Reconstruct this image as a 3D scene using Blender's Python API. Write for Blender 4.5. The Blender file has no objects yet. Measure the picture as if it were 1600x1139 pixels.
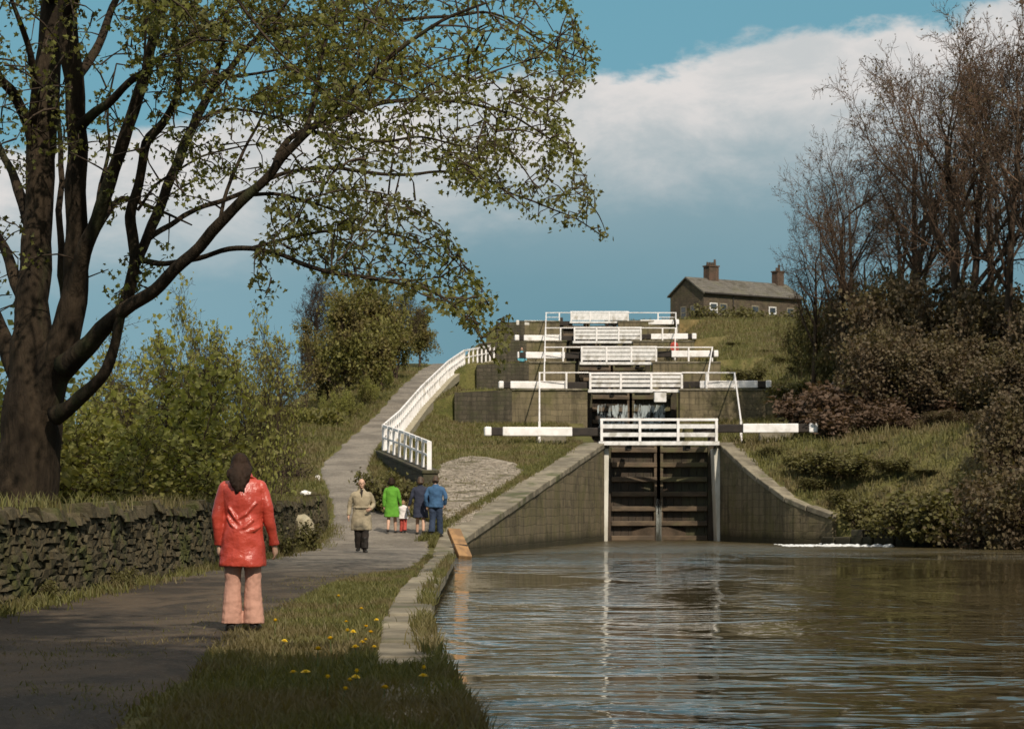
import bpy, math, random
import numpy as np
from mathutils import Vector, Matrix, noise as mnoise

random.seed(7)
RNG = np.random.default_rng(11)
SC = bpy.context.scene
COL = SC.collection
F = 3560.0            # focal length in photograph pixels
CAMZ = 1.35           # water is z = 0
HOR = 793.0
R = math.radians

def P(px, py, d):
    return Vector(((px - 800) * d / F, d, CAMZ + (HOR - py) * d / F))

def sm(a, b, x):
    t = np.clip((np.asarray(x, float) - a) / (b - a), 0, 1)
    return t * t * (3 - 2 * t)

# ------------------------------------------------------------------ objects
ORG = {}
def tag(o, label=None, cat=None, group=None, kind=None):
    if label: o['label'] = label
    if cat: o['category'] = cat
    if group: o['group'] = group
    if kind: o['kind'] = kind
    return o

def thing(name, label, cat, loc=(0, 0, 0), rz=0.0, group=None, scale=None):
    o = bpy.data.objects.new(name, None)
    COL.objects.link(o)
    o.location = loc
    o.rotation_euler = (0, 0, rz)
    o.empty_display_size = 0.2
    if scale is not None:
        o.scale = scale if hasattr(scale, '__len__') else (scale,) * 3
    ORG[o.name] = Vector(loc)
    return tag(o, label, cat, group, 'thing')

def link_mesh(name, me, mat, parent=None):
    o = bpy.data.objects.new(name, me)
    COL.objects.link(o)
    if mat is not None:
        for m in (mat if isinstance(mat, (list, tuple)) else [mat]):
            me.materials.append(m)
    if parent is not None:
        o.parent = parent
        ORG[o.name] = ORG.get(parent.name, Vector((0, 0, 0)))
    return o

def np_mesh(name, V, faces, smooth=False, mi=None):
    """V (n,3); faces: list of int arrays, each (m,k)"""
    me = bpy.data.meshes.new(name)
    V = np.ascontiguousarray(V, dtype=np.float32)
    fl = [np.asarray(f, dtype=np.int32) for f in faces if len(f)]
    me.vertices.add(len(V))
    me.vertices.foreach_set('co', V.ravel())
    loops = np.concatenate([f.ravel() for f in fl])
    sizes = np.concatenate([np.full(len(f), f.shape[1], np.int32) for f in fl])
    starts = np.concatenate([[0], np.cumsum(sizes)[:-1]]).astype(np.int32)
    me.loops.add(len(loops))
    me.loops.foreach_set('vertex_index', loops)
    me.polygons.add(len(sizes))
    me.polygons.foreach_set('loop_start', starts)
    me.polygons.foreach_set('loop_total', sizes)
    if smooth:
        me.polygons.foreach_set('use_smooth', np.ones(len(sizes), bool))
    if mi is not None:
        me.polygons.foreach_set('material_index', np.asarray(mi, np.int32))
    me.update(calc_edges=True)
    me.validate()
    return me

def copy_tree(o, parent=None):
    c = o.copy(); COL.objects.link(c)
    ORG[c.name] = ORG.get(o.name, Vector((0, 0, 0)))
    if parent is not None: c.parent = parent
    for ch in [k for k in list(COL.objects) if k.parent == o]:
        copy_tree(ch, c)
    return c

class MB:
    def __init__(s): s.v = []; s.f = []
    def add(s, vs, fs):
        n = len(s.v); s.v += [Vector(v) for v in vs]; s.f += [tuple(i + n for i in f) for f in fs]
    def hexa(s, c):   # 8 corners: bottom 4 ccw, top 4 ccw
        s.add(c, [(3, 2, 1, 0), (4, 5, 6, 7), (0, 1, 5, 4), (1, 2, 6, 5), (2, 3, 7, 6), (3, 0, 4, 7)])
    def box(s, x0, x1, y0, y1, z0, z1):
        s.hexa([(x0, y0, z0), (x1, y0, z0), (x1, y1, z0), (x0, y1, z0), (x0, y0, z1), (x1, y0, z1), (x1, y1, z1), (x0, y1, z1)])
    def beam(s, a, b, w, h, up=(0, 0, 1)):
        a = Vector(a); b = Vector(b); d = (b - a).normalized(); up = Vector(up)
        if abs(d.dot(up)) > 0.95: up = Vector((0, 1, 0))
        sx = d.cross(up).normalized() * w / 2; sz = sx.cross(d).normalized() * h / 2
        s.hexa([a - sx - sz, a + sx - sz, b + sx - sz, b - sx - sz, a - sx + sz, a + sx + sz, b + sx + sz, b - sx + sz])
    def tube(s, pts, rad, n=8, cap=True, ry=None, up=(0, 0, 1)):
        pts = [Vector(p) for p in pts]; m = len(pts)
        if not hasattr(rad, '__len__'): rad = [rad] * m
        if ry is None: ry = rad
        base = len(s.v); prev = None
        for i, p in enumerate(pts):
            t = (pts[min(i + 1, m - 1)] - pts[max(i - 1, 0)]).normalized()
            if prev is None:
                u = Vector(up)
                if abs(t.dot(u)) > 0.9: u = Vector((1, 0, 0))
                a = (u - t * u.dot(t)).normalized()
            else:
                a = (prev - t * prev.dot(t)).normalized()
            prev = a; b = t.cross(a)
            for k in range(n):
                th = 2 * math.pi * k / n
                s.v.append(p + a * (math.cos(th) * rad[i]) + b * (math.sin(th) * ry[i]))
        for i in range(m - 1):
            for k in range(n):
                a0 = base + i * n + k; a1 = base + i * n + (k + 1) % n
                s.f.append((a0, a1, a1 + n, a0 + n))
        if cap:
            s.f.append(tuple(base + k for k in range(n))[::-1]); s.f.append(tuple(base + (m - 1) * n + k for k in range(n)))
    def rings(s, L, n=20):   # L = (cx, cy, cz, rx, ry) horizontal ellipses, bottom to top
        base = len(s.v)
        for (cx, cy, cz, rx, ry) in L:
            for k in range(n):
                th = 2 * math.pi * k / n
                s.v.append(Vector((cx + rx * math.cos(th), cy + ry * math.sin(th), cz)))
        for i in range(len(L) - 1):
            for k in range(n):
                a0 = base + i * n + k; a1 = base + i * n + (k + 1) % n
                s.f.append((a0, a1, a1 + n, a0 + n))
        s.f.append(tuple(base + k for k in range(n))[::-1]); s.f.append(tuple(base + (len(L) - 1) * n + k for k in range(n)))
    def ball(s, c, rx, ry, rz, n=14, m=9, rot=None):
        c = Vector(c); base = len(s.v); L = []
        for i in range(1, m):
            ph = math.pi * i / m - math.pi / 2
            for k in range(n):
                th = 2 * math.pi * k / n
                L.append(Vector((rx * math.cos(ph) * math.cos(th), ry * math.cos(ph) * math.sin(th), rz * math.sin(ph))))
        L.append(Vector((0, 0, -rz))); L.append(Vector((0, 0, rz)))
        for v in L: s.v.append(c + (rot @ v if rot is not None else v))
        for i in range(m - 2):
            for k in range(n):
                a0 = base + i * n + k; a1 = base + i * n + (k + 1) % n
                s.f.append((a0, a1, a1 + n, a0 + n))
        b = base + (m - 1) * n
        for k in range(n):
            s.f.append((b, base + (k + 1) % n, base + k)); s.f.append((b + 1, base + (m - 2) * n + k, base + (m - 2) * n + (k + 1) % n))
    def build(s, name, mat, parent=None, smooth=False, bevel=0, world=True):
        """world=True: verts given in world space, stored relative to the parent's origin"""
        off = ORG.get(parent.name, Vector((0, 0, 0))) if (parent is not None and world) else Vector((0, 0, 0))
        me = bpy.data.meshes.new(name)
        me.from_pydata([tuple(v - off) for v in s.v], [], s.f)
        me.validate()
        if smooth:
            me.polygons.foreach_set('use_smooth', np.ones(len(me.polygons), bool))
        me.update()
        o = link_mesh(name, me, mat, parent)
        if bevel:
            b = o.modifiers.new('bevel', 'BEVEL'); b.width = bevel; b.segments = 2; b.limit_method = 'ANGLE'
        return o

def bake(o):
    dg = bpy.context.evaluated_depsgraph_get()
    me = bpy.data.meshes.new_from_object(o.evaluated_get(dg))
    o.modifiers.clear(); o.data = me
    return o

def fuse(o, voxel=0.01, smooth=3, wrinkle=0, wscale=0.08):
    r = o.modifiers.new('remesh', 'REMESH'); r.mode = 'VOXEL'; r.voxel_size = voxel; r.use_smooth_shade = True
    if smooth:
        s = o.modifiers.new('smooth', 'SMOOTH'); s.iterations = smooth; s.factor = 0.5
    if wrinkle:
        t = bpy.data.textures.new('wrinkle', 'CLOUDS'); t.noise_scale = wscale; t.noise_depth = 1
        d = o.modifiers.new('disp', 'DISPLACE'); d.texture = t; d.strength = wrinkle; d.mid_level = 0.5
    return bake(o)

# ------------------------------------------------------------------ materials
class NT:
    def __init__(s, nt): s.nt = nt
    def n(s, t, **kw):
        nd = s.nt.nodes.new(t)
        for k, v in kw.items():
            if k == 'i':
                for kk, vv in v.items(): s.set(nd.inputs[kk], vv)
            else: setattr(nd, k, v)
        return nd
    def set(s, sock, v):
        if isinstance(v, bpy.types.NodeSocket): s.nt.links.new(v, sock)
        elif isinstance(v, (tuple, list)) and len(v) == 3 and sock.type == 'RGBA': sock.default_value = (*v, 1)
        else: sock.default_value = v
    def math(s, op, a, b=0.0, c=0.0, clamp=False):
        nd = s.nt.nodes.new('ShaderNodeMath'); nd.operation = op; nd.use_clamp = clamp
        for k, v in zip((0, 1, 2), (a, b, c)): s.set(nd.inputs[k], v)
        return nd.outputs[0]
    def mix(s, f, a, b, blend='MIX'):
        nd = s.nt.nodes.new('ShaderNodeMix'); nd.data_type = 'RGBA'; nd.blend_type = blend
        s.set(nd.inputs[0], f); s.set(nd.inputs[6], a); s.set(nd.inputs[7], b)
        return nd.outputs[2]
    def smooth(s, x, a, b):
        nd = s.nt.nodes.new('ShaderNodeMapRange'); nd.interpolation_type = 'SMOOTHSTEP'
        s.set(nd.inputs[0], x); s.set(nd.inputs[1], a); s.set(nd.inputs[2], b); nd.inputs[3].default_value = 0; nd.inputs[4].default_value = 1
        return nd.outputs[0]
    def noise(s, vec, scale, detail=4, rough=0.55, dist=0.0):
        nd = s.nt.nodes.new('ShaderNodeTexNoise')
        s.set(nd.inputs['Vector'], vec); s.set(nd.inputs['Scale'], scale); nd.inputs['Detail'].default_value = detail
        nd.inputs['Roughness'].default_value = rough; nd.inputs['Distortion'].default_value = dist
        return nd.outputs[0]
    def scale(s, vec, sc):
        nd = s.nt.nodes.new('ShaderNodeVectorMath'); nd.operation = 'MULTIPLY'; s.set(nd.inputs[0], vec); nd.inputs[1].default_value = sc
        return nd.outputs[0]

def new_mat(name):
    m = bpy.data.materials.new(name); m.use_nodes = True
    m.node_tree.nodes.clear()
    t = NT(m.node_tree)
    out = t.n('ShaderNodeOutputMaterial')
    b = t.n('ShaderNodeBsdfPrincipled')
    m.node_tree.links.new(b.outputs[0], out.inputs[0])
    return m, t, b, out

def mat_noise(name, cols, scale=2.0, rough=0.85, bump=0.3, bscale=None, spec=0.3, island=0.0, stretch=None, bdist=0.02, metal=0):
    """blend of 2-3 colours by two noises, optional per-island value change"""
    m, t, b, out = new_mat(name)
    pos = t.n('ShaderNodeNewGeometry')
    co = t.n('ShaderNodeTexCoord').outputs['Object']
    if stretch: co = t.scale(co, stretch)
    n1 = t.noise(co, scale, 5, 0.6)
    c = t.mix(t.smooth(n1, 0.36, 0.64), cols[0], cols[1])
    if len(cols) > 2:
        n2 = t.noise(co, scale * 0.37, 4, 0.6, 0.4)
        c = t.mix(t.smooth(n2, 0.52, 0.68), c, cols[2])
    if island:
        f = t.math('MULTIPLY_ADD', pos.outputs['Random Per Island'], 2 * island, 1 - island)
        c = t.mix(1.0, c, t.n('ShaderNodeCombineXYZ', i={0: f, 1: f, 2: f}).outputs[0], 'MULTIPLY')
    t.set(b.inputs['Base Color'], c)
    b.inputs['Roughness'].default_value = rough
    b.inputs['Specular IOR Level'].default_value = spec
    b.inputs['Metallic'].default_value = metal
    if bump:
        nb = t.noise(co, bscale or scale * 6, 6, 0.65)
        bn = t.n('ShaderNodeBump', i={'Strength': bump, 'Distance': bdist, 'Height': nb})
        t.set(b.inputs['Normal'], bn.outputs[0])
    return m

def mat_leaf(name, c1, c2, trans=0.35, rough=0.6, c3=None, backs=1.0):
    m, t, b, out = new_mat(name)
    g = t.n('ShaderNodeNewGeometry'); rnd = g.outputs['Random Per Island']
    c = t.mix(rnd, c1, c2)
    co = t.n('ShaderNodeTexCoord').outputs['Object']
    n1 = t.noise(co, 0.55, 2, 0.5)
    if c3: c = t.mix(t.smooth(n1, 0.42, 0.62), c, c3)
    t.set(b.inputs['Base Color'], c); b.inputs['Roughness'].default_value = rough; b.inputs['Specular IOR Level'].default_value = 0.25
    tr = t.n('ShaderNodeBsdfTranslucent'); t.set(tr.inputs[0], t.mix(1.0, c, (1.25, 1.2, 0.6), 'MULTIPLY'))
    ms = t.n('ShaderNodeMixShader'); ms.inputs[0].default_value = trans
    m.node_tree.links.new(b.outputs[0], ms.inputs[1]); m.node_tree.links.new(tr.outputs[0], ms.inputs[2])
    m.node_tree.links.new(ms.outputs[0], out.inputs[0])
    return m

def mat_masonry(name, c1, c2, cm, bw=0.7, bh=0.32, moss=(0.05, 0.06, 0.02), mossy=0.5, streak=0.4):
    m, t, b, out = new_mat(name)
    co = t.n('ShaderNodeTexCoord').outputs['Object']
    sp = t.n('ShaderNodeSeparateXYZ', i={0: co})
    u = t.math('ADD', sp.outputs[0], t.math('MULTIPLY', sp.outputs[1], 0.93))
    nz = t.noise(co, 1.1, 3)
    uu = t.math('ADD', u, t.math('MULTIPLY', nz, 0.5))
    vv = t.math('ADD', sp.outputs[2], t.math('MULTIPLY', nz, 0.22))
    br = t.n('ShaderNodeTexBrick', i={'Vector': t.n('ShaderNodeCombineXYZ', i={0: uu, 1: vv, 2: 0.0}).outputs[0], 'Color1': c1, 'Color2': c2,
             'Mortar': cm, 'Scale': 1.0, 'Mortar Size': 0.022, 'Mortar Smooth': 0.3, 'Bias': 0.0, 'Brick Width': bw, 'Row Height': bh})
    n2 = t.noise(co, 3.0, 6, 0.7)
    c = t.mix(t.math('MULTIPLY', t.smooth(n2, 0.35, 0.7), 0.55), br.outputs[0], cm)
    st = t.noise(t.scale(co, (2.2, 2.2, 0.16)), 1.6, 5, 0.65)
    c = t.mix(t.math('MULTIPLY', t.smooth(st, 0.45, 0.68), streak), c, (0.025, 0.022, 0.015))
    n3 = t.noise(co, 0.7, 5, 0.65)
    c = t.mix(t.math('MULTIPLY', t.smooth(n3, 0.45, 0.65), mossy), c, moss)
    bl = t.noise(co, 0.9, 6, 0.7, 0.6)
    c = t.mix(t.math('MULTIPLY', t.smooth(bl, 0.50, 0.66), 0.6), c, (0.040, 0.034, 0.022))
    wz = t.n('ShaderNodeSeparateXYZ', i={0: t.n('ShaderNodeNewGeometry').outputs['Position']}).outputs[2]
    wl = t.math('ADD', wz, t.math('MULTIPLY', n2, 0.5))
    c = t.mix(t.math('MULTIPLY', t.smooth(wl, 0.75, 0.4), 0.8), c, (0.022, 0.020, 0.010))
    t.set(b.inputs['Base Color'], c); b.inputs['Roughness'].default_value = 0.9; b.inputs['Specular IOR Level'].default_value = 0.2
    h = t.math('ADD', t.math('MULTIPLY', br.outputs[1], -0.55), t.math('MULTIPLY', t.noise(co, 7, 6, 0.75), 1.1))
    t.set(b.inputs['Normal'], t.n('ShaderNodeBump', i={'Strength': 0.5, 'Distance': 0.04, 'Height': h}).outputs[0])
    return m

M = {}
M['bark'] = mat_noise('bark', [(0.044, 0.031, 0.020), (0.022, 0.016, 0.011), (0.042, 0.042, 0.020)], 3.0, 0.95, 1.0, 11, 0.1, stretch=(1, 1, 0.22), bdist=0.10)
M['bark_far'] = mat_noise('bark_far', [(0.075, 0.05, 0.035), (0.045, 0.032, 0.022)], 2.0, 0.95, 0, spec=0.1)
M['twig'] = mat_noise('twig', [(0.062, 0.044, 0.032), (0.036, 0.027, 0.019)], 2.0, 0.95, 0, spec=0.1)
M['twig_brown'] = mat_noise('twig_brown', [(0.115, 0.072, 0.048), (0.070, 0.047, 0.032)], 0.5, 0.95, 0, spec=0.1)
M['leaf_syc'] = mat_leaf('leaf_sycamore', (0.185, 0.185, 0.044), (0.085, 0.090, 0.024), 0.42, c3=(0.115, 0.108, 0.034))
M['leaf_bush'] = mat_leaf('leaf_bush', (0.310, 0.305, 0.085), (0.165, 0.172, 0.048), 0.47, c3=(0.205, 0.185, 0.062))
M['leaf_olive'] = mat_leaf('leaf_olive', (0.200, 0.185, 0.052), (0.095, 0.092, 0.028), 0.40, c3=(0.150, 0.120, 0.046))
M['leaf_brown'] = mat_leaf('leaf_brown', (0.120, 0.086, 0.050), (0.070, 0.052, 0.031), 0.3, c3=(0.098, 0.078, 0.036))
M['leaf_red'] = mat_leaf('leaf_bracken', (0.120, 0.074, 0.048), (0.075, 0.050, 0.033), 0.25)
M['leaf_moss'] = mat_leaf('leaf_moss', (0.125, 0.115, 0.036), (0.075, 0.064, 0.025), 0.3)
M['grass'] = mat_leaf('grass_blade', (0.155, 0.142, 0.046), (0.078, 0.080, 0.025), 0.3, c3=(0.140, 0.110, 0.052))
M['white'] = mat_noise('white_paint', [(0.80, 0.76, 0.75), (0.68, 0.64, 0.62), (0.50, 0.46, 0.41)], 2.6, 0.55, 0.2, 20, bdist=0.006)
M['white_old'] = mat_noise('weathered_white_paint', [(0.70, 0.67, 0.66), (0.55, 0.53, 0.51), (0.40, 0.37, 0.33)], 4.0, 0.6, 0.15, 20, bdist=0.004)
M['limewash'] = mat_noise('limewash', [(0.62, 0.59, 0.53), (0.45, 0.42, 0.36), (0.16, 0.13, 0.09)], 2.2, 0.85, 0.4, 12, stretch=(1, 1, 0.4))
M['blackwood'] = mat_noise('tarred_wood', [(0.030, 0.022, 0.017), (0.018, 0.014, 0.011)], 3, 0.7, 0.3, 18, stretch=(1, 1, 1))
M['gatewood'] = mat_noise('wet_gate_timber', [(0.050, 0.034, 0.022), (0.026, 0.019, 0.013), (0.055, 0.050, 0.025)], 2.2, 0.55, 0.6, 10, stretch=(1, 1, 0.5))
M['gatebeam'] = mat_noise('gate_frame_timber', [(0.115, 0.080, 0.050), (0.060, 0.043, 0.028), (0.095, 0.088, 0.042)], 1.8, 0.6, 0.5, 10, stretch=(0.6, 0.6, 1.5))
M['leak'] = mat_noise('leaking_water', [(0.34, 0.36, 0.34), (0.12, 0.115, 0.09)], 7, 0.25, 0.8, 14, 0.5, stretch=(1, 1, 0.25))
M['drystone'] = mat_noise('dry_stone', [(0.092, 0.074, 0.045), (0.058, 0.048, 0.029), (0.066, 0.068, 0.025)], 3.5, 0.95, 1.0, 22, 0.1, island=0.22, bdist=0.04)
M['palestone'] = mat_noise('pale_stone', [(0.34, 0.30, 0.21), (0.24, 0.20, 0.13)], 5, 0.9, 0.6, 14)
M['whitestone'] = mat_noise('whitened_stone', [(0.74, 0.71, 0.68), (0.58, 0.54, 0.50)], 6, 0.85, 0.4, 14)
M['coping'] = mat_noise('coping_stone', [(0.215, 0.185, 0.135), (0.125, 0.107, 0.078), (0.085, 0.085, 0.042)], 1.9, 0.9, 0.8, 12, 0.2, island=0.2)
M['wallstone'] = mat_masonry('lock_masonry', (0.190, 0.152, 0.092), (0.140, 0.112, 0.068), (0.120, 0.096, 0.060), 0.62, 0.29, (0.100, 0.092, 0.034), 0.6, 0.6)
M['darkstone'] = mat_masonry('dark_masonry', (0.095, 0.078, 0.055), (0.062, 0.053, 0.038), (0.045, 0.038, 0.028), 0.5, 0.22, (0.05, 0.055, 0.022), 0.5, 0.6)
M['cottage'] = mat_masonry('cottage_stone', (0.125, 0.092, 0.062), (0.085, 0.064, 0.046), (0.06, 0.048, 0.036), 0.5, 0.2, (0.09, 0.085, 0.035), 0.35, 0.3)
M['roofslate'] = mat_masonry('roof_slate', (0.150, 0.135, 0.115), (0.115, 0.105, 0.090), (0.07, 0.063, 0.054), 0.35, 0.2, (0.11, 0.105, 0.06), 0.4, 0.1)
M['chimney'] = mat_masonry('chimney_brick', (0.165, 0.085, 0.055), (0.12, 0.07, 0.05), (0.07, 0.055, 0.042), 0.25, 0.1, (0.05, 0.04, 0.03), 0.4, 0.4)
M['glass_dark'] = mat_noise('window_glass', [(0.03, 0.035, 0.04), (0.05, 0.055, 0.06)], 1, 0.08, 0, spec=0.6)
def see_through(mat, fac):
    nt = mat.node_tree; o = [n for n in nt.nodes if n.type == 'OUTPUT_MATERIAL'][0]; b = o.inputs[0].links[0].from_socket
    tr = nt.nodes.new('ShaderNodeBsdfTransparent'); mx = nt.nodes.new('ShaderNodeMixShader'); mx.inputs[0].default_value = fac
    nt.links.new(b, mx.inputs[1]); nt.links.new(tr.outputs[0], mx.inputs[2]); nt.links.new(mx.outputs[0], o.inputs[0])
see_through(M['leak'], 0.55)
def mat_spray():
    m, t, b, out = new_mat('falling_water')
    co = t.n('ShaderNodeNewGeometry').outputs['Position']
    st = t.noise(t.scale(co, (1, 1, 0.12)), 7.0, 4, 0.6)
    b.inputs['Base Color'].default_value = (0.40, 0.45, 0.46, 1); b.inputs['Roughness'].default_value = 0.35
    tr = t.n('ShaderNodeBsdfTransparent'); mx = t.n('ShaderNodeMixShader'); t.set(mx.inputs[0], t.math('MULTIPLY', t.smooth(st, 0.38, 0.62), 0.75))
    m.node_tree.links.new(tr.outputs[0], mx.inputs[1]); m.node_tree.links.new(b.outputs[0], mx.inputs[2]); m.node_tree.links.new(mx.outputs[0], out.inputs[0])
    return m
M['spray'] = mat_spray()
M['orangewood'] = mat_noise('orange_timber', [(0.30, 0.17, 0.075), (0.17, 0.10, 0.05)], 4, 0.8, 0.4, 16, stretch=(1, 1, 0.4))
M['foam'] = mat_noise('foam', [(0.66, 0.66, 0.66), (0.45, 0.46, 0.46)], 5, 0.5, 0.8, 14)
M['leather'] = mat_noise('red_leather', [(0.41, 0.052, 0.031), (0.34, 0.040, 0.025)], 3, 0.34, 0.45, 4, 0.5, bdist=0.06)
M['pinkcloth'] = mat_noise('pink_corduroy', [(0.44, 0.235, 0.175), (0.36, 0.19, 0.14)], 5, 0.85, 0.25, 20)
M['hair_dark'] = mat_noise('dark_hair', [(0.030, 0.017, 0.011), (0.015, 0.009, 0.006)], 8, 0.6, 0.5, 40, 0.08, stretch=(1, 1, 0.15))
M['hair_grey'] = mat_noise('grey_hair', [(0.20, 0.18, 0.16), (0.12, 0.11, 0.10)], 8, 0.6, 0.5, 40, stretch=(1, 1, 0.3))
M['hair_brown'] = mat_noise('brown_hair', [(0.07, 0.04, 0.022), (0.04, 0.024, 0.014)], 8, 0.5, 0.5, 40, stretch=(1, 1, 0.2))
M['hair_fair'] = mat_noise('fair_hair', [(0.28, 0.17, 0.08), (0.2, 0.12, 0.06)], 8, 0.55, 0.5, 40, stretch=(1, 1, 0.3))
M['skin'] = mat_noise('skin', [(0.50, 0.31, 0.22), (0.44, 0.26, 0.18)], 4, 0.55, 0.05, 30)
M['shoe'] = mat_noise('dark_shoe', [(0.022, 0.018, 0.015), (0.014, 0.012, 0.010)], 6, 0.4, 0.2, 20)
M['beige'] = mat_noise('beige_coat_cloth', [(0.33, 0.275, 0.19), (0.28, 0.23, 0.155)], 4, 0.9, 0.4, 12)
M['darkcloth'] = mat_noise('dark_cloth', [(0.030, 0.022, 0.018), (0.020, 0.016, 0.014)], 5, 0.9, 0.3, 14)
M['greencloth'] = mat_noise('green_coat_cloth', [(0.10, 0.28, 0.028), (0.08, 0.23, 0.022)], 4, 0.9, 0.3, 12)
M['navycloth'] = mat_noise('navy_coat_cloth', [(0.030, 0.034, 0.055), (0.022, 0.025, 0.042)], 4, 0.9, 0.3, 12)
M['denim'] = mat_noise('blue_denim', [(0.045, 0.105, 0.20), (0.034, 0.078, 0.155)], 5, 0.9, 0.35, 14)
M['denim_dark'] = mat_noise('dark_denim', [(0.028, 0.042, 0.075), (0.02, 0.03, 0.055)], 5, 0.9, 0.3, 14)
M['whitecloth'] = mat_noise('white_cloth', [(0.66, 0.60, 0.58), (0.55, 0.49, 0.48)], 5, 0.9, 0.3, 12)
M['redcloth'] = mat_noise('red_cloth', [(0.40, 0.07, 0.05), (0.32, 0.05, 0.04)], 5, 0.9, 0.3, 12)
M['cyancloth'] = mat_noise('light_blue_cloth', [(0.10, 0.34, 0.42), (0.08, 0.27, 0.34)], 5, 0.9, 0.3, 12)
M['yellow'] = mat_noise('dandelion_yellow', [(0.78, 0.56, 0.03), (0.70, 0.46, 0.02)], 30, 0.7, 0.3, 200)
M['stalk'] = mat_noise('stalk_green', [(0.10, 0.13, 0.04), (0.08, 0.10, 0.03)], 20, 0.7, 0)
M['rust'] = mat_noise('dark_iron', [(0.05, 0.04, 0.035), (0.03, 0.026, 0.024)], 5, 0.6, 0.3, 20)

def mat_ground():
    m, t, b, out = new_mat('ground_turf')
    co = t.n('ShaderNodeNewGeometry').outputs['Position']
    big = t.noise(co, 0.22, 5, 0.6, 0.3); mid = t.noise(co, 1.6, 6, 0.65); fine = t.noise(co, 11, 5, 0.7)
    c = t.mix(t.smooth(big, 0.40, 0.62), (0.120, 0.112, 0.036), (0.165, 0.138, 0.060))
    c = t.mix(t.math('MULTIPLY', t.smooth(mid, 0.44, 0.62), 0.75), c, (0.062, 0.070, 0.020))
    c = t.mix(t.math('MULTIPLY', t.smooth(fine, 0.48, 0.66), 0.6), c, (0.055, 0.045, 0.025))
    at = t.n('ShaderNodeVertexColor', layer_name='zone')
    sp = t.n('ShaderNodeSeparateColor', i={0: at.outputs[0]})
    jit = t.math('MULTIPLY_ADD', mid, 0.8, -0.4)
    earth = t.mix(t.smooth(mid, 0.35, 0.65), (0.085, 0.060, 0.042), (0.045, 0.034, 0.024))
    c = t.mix(t.smooth(t.math('ADD', sp.outputs[0], jit), 0.35, 0.65), c, earth)
    red = t.mix(t.smooth(mid, 0.4, 0.62), (0.13, 0.072, 0.048), (0.07, 0.046, 0.03))
    c = t.mix(t.smooth(t.math('ADD', sp.outputs[1], jit), 0.35, 0.65), c, red)
    straw = t.mix(t.smooth(mid, 0.4, 0.62), (0.20, 0.14, 0.062), (0.12, 0.095, 0.04))
    c = t.mix(t.smooth(t.math('ADD', sp.outputs[2], jit), 0.35, 0.7), c, straw)
    t.set(b.inputs['Base Color'], c); b.inputs['Roughness'].default_value = 0.95; b.inputs['Specular IOR Level'].default_value = 0.1
    h = t.math('ADD', t.math('MULTIPLY', mid, 1.5), fine)
    t.set(b.inputs['Normal'], t.n('ShaderNodeBump', i={'Strength': 0.8, 'Distance': 0.12, 'Height': h}).outputs[0])
    return m
M['ground'] = mat_ground()

def mat_path():
    m, t, b, out = new_mat('cinder_path')
    co = t.n('ShaderNodeNewGeometry').outputs['Position']
    sp = t.n('ShaderNodeSeparateXYZ', i={0: co})
    mid = t.noise(t.scale(co, (1.0, 0.5, 1)), 0.9, 6, 0.68, 0.6); fine = t.noise(co, 16, 5, 0.75); big = t.noise(co, 0.55, 6, 0.7)
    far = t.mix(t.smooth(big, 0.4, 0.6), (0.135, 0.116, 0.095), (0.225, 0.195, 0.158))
    near = t.mix(t.smooth(mid, 0.42, 0.60), (0.024, 0.016, 0.010), (0.074, 0.051, 0.031))  # brown cinder, darkened further so the colour carries foreground shade
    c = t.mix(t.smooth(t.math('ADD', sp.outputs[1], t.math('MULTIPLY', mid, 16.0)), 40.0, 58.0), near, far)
    c = t.mix(t.math('MULTIPLY', t.smooth(fine, 0.45, 0.62), 0.6), c, (0.05, 0.041, 0.030))
    grit = t.noise(co, 34, 3, 0.8)
    c = t.mix(t.math('MULTIPLY', t.smooth(grit, 0.60, 0.70), 0.55), c, (0.24, 0.21, 0.17))
    t.set(b.inputs['Base Color'], c); b.inputs['Roughness'].default_value = 0.85; b.inputs['Specular IOR Level'].default_value = 0.25
    h = t.math('ADD', fine, t.math('MULTIPLY', mid, 2.0))
    t.set(b.inputs['Normal'], t.n('ShaderNodeBump', i={'Strength': 0.7, 'Distance': 0.03, 'Height': h}).outputs[0])
    return m
M['path'] = mat_path()
def mat_pitching():
    m, t, b, out = new_mat('stone_pitching')
    co = t.n('ShaderNodeNewGeometry').outputs['Position']
    wob = t.n('ShaderNodeVectorMath', operation='ADD', i={0: co, 1: t.n('ShaderNodeCombineXYZ', i={0: t.noise(co, 2.0), 1: t.noise(co, 2.7), 2: 0.0}).outputs[0]}).outputs[0]
    v = t.n('ShaderNodeTexVoronoi', feature='F1', i={'Vector': t.scale(wob, (1.6, 0.8, 1.0)), 'Scale': 3.2})
    e = t.n('ShaderNodeTexVoronoi', feature='DISTANCE_TO_EDGE', i={'Vector': t.scale(wob, (1.6, 0.8, 1.0)), 'Scale': 3.2})
    g = t.n('ShaderNodeSeparateColor', i={0: v.outputs['Color']}).outputs[0]
    c = t.mix(g, (0.36, 0.31, 0.25), (0.24, 0.20, 0.155))
    c = t.mix(t.smooth(t.noise(co, 1.2, 5, 0.65), 0.5, 0.65), c, (0.12, 0.105, 0.06))
    c = t.mix(t.smooth(e.outputs['Distance'], 0.07, 0.01), c, (0.11, 0.092, 0.066))
    t.set(b.inputs['Base Color'], c); b.inputs['Roughness'].default_value = 0.95; b.inputs['Specular IOR Level'].default_value = 0.1
    t.set(b.inputs['Normal'], t.n('ShaderNodeBump', i={'Strength': 0.8, 'Distance': 0.06, 'Height': t.math('ADD', t.smooth(e.outputs['Distance'], 0.0, 0.15), t.noise(co, 14, 4, 0.7))}).outputs[0])
    return m
M['gravel'] = mat_pitching()

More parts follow.
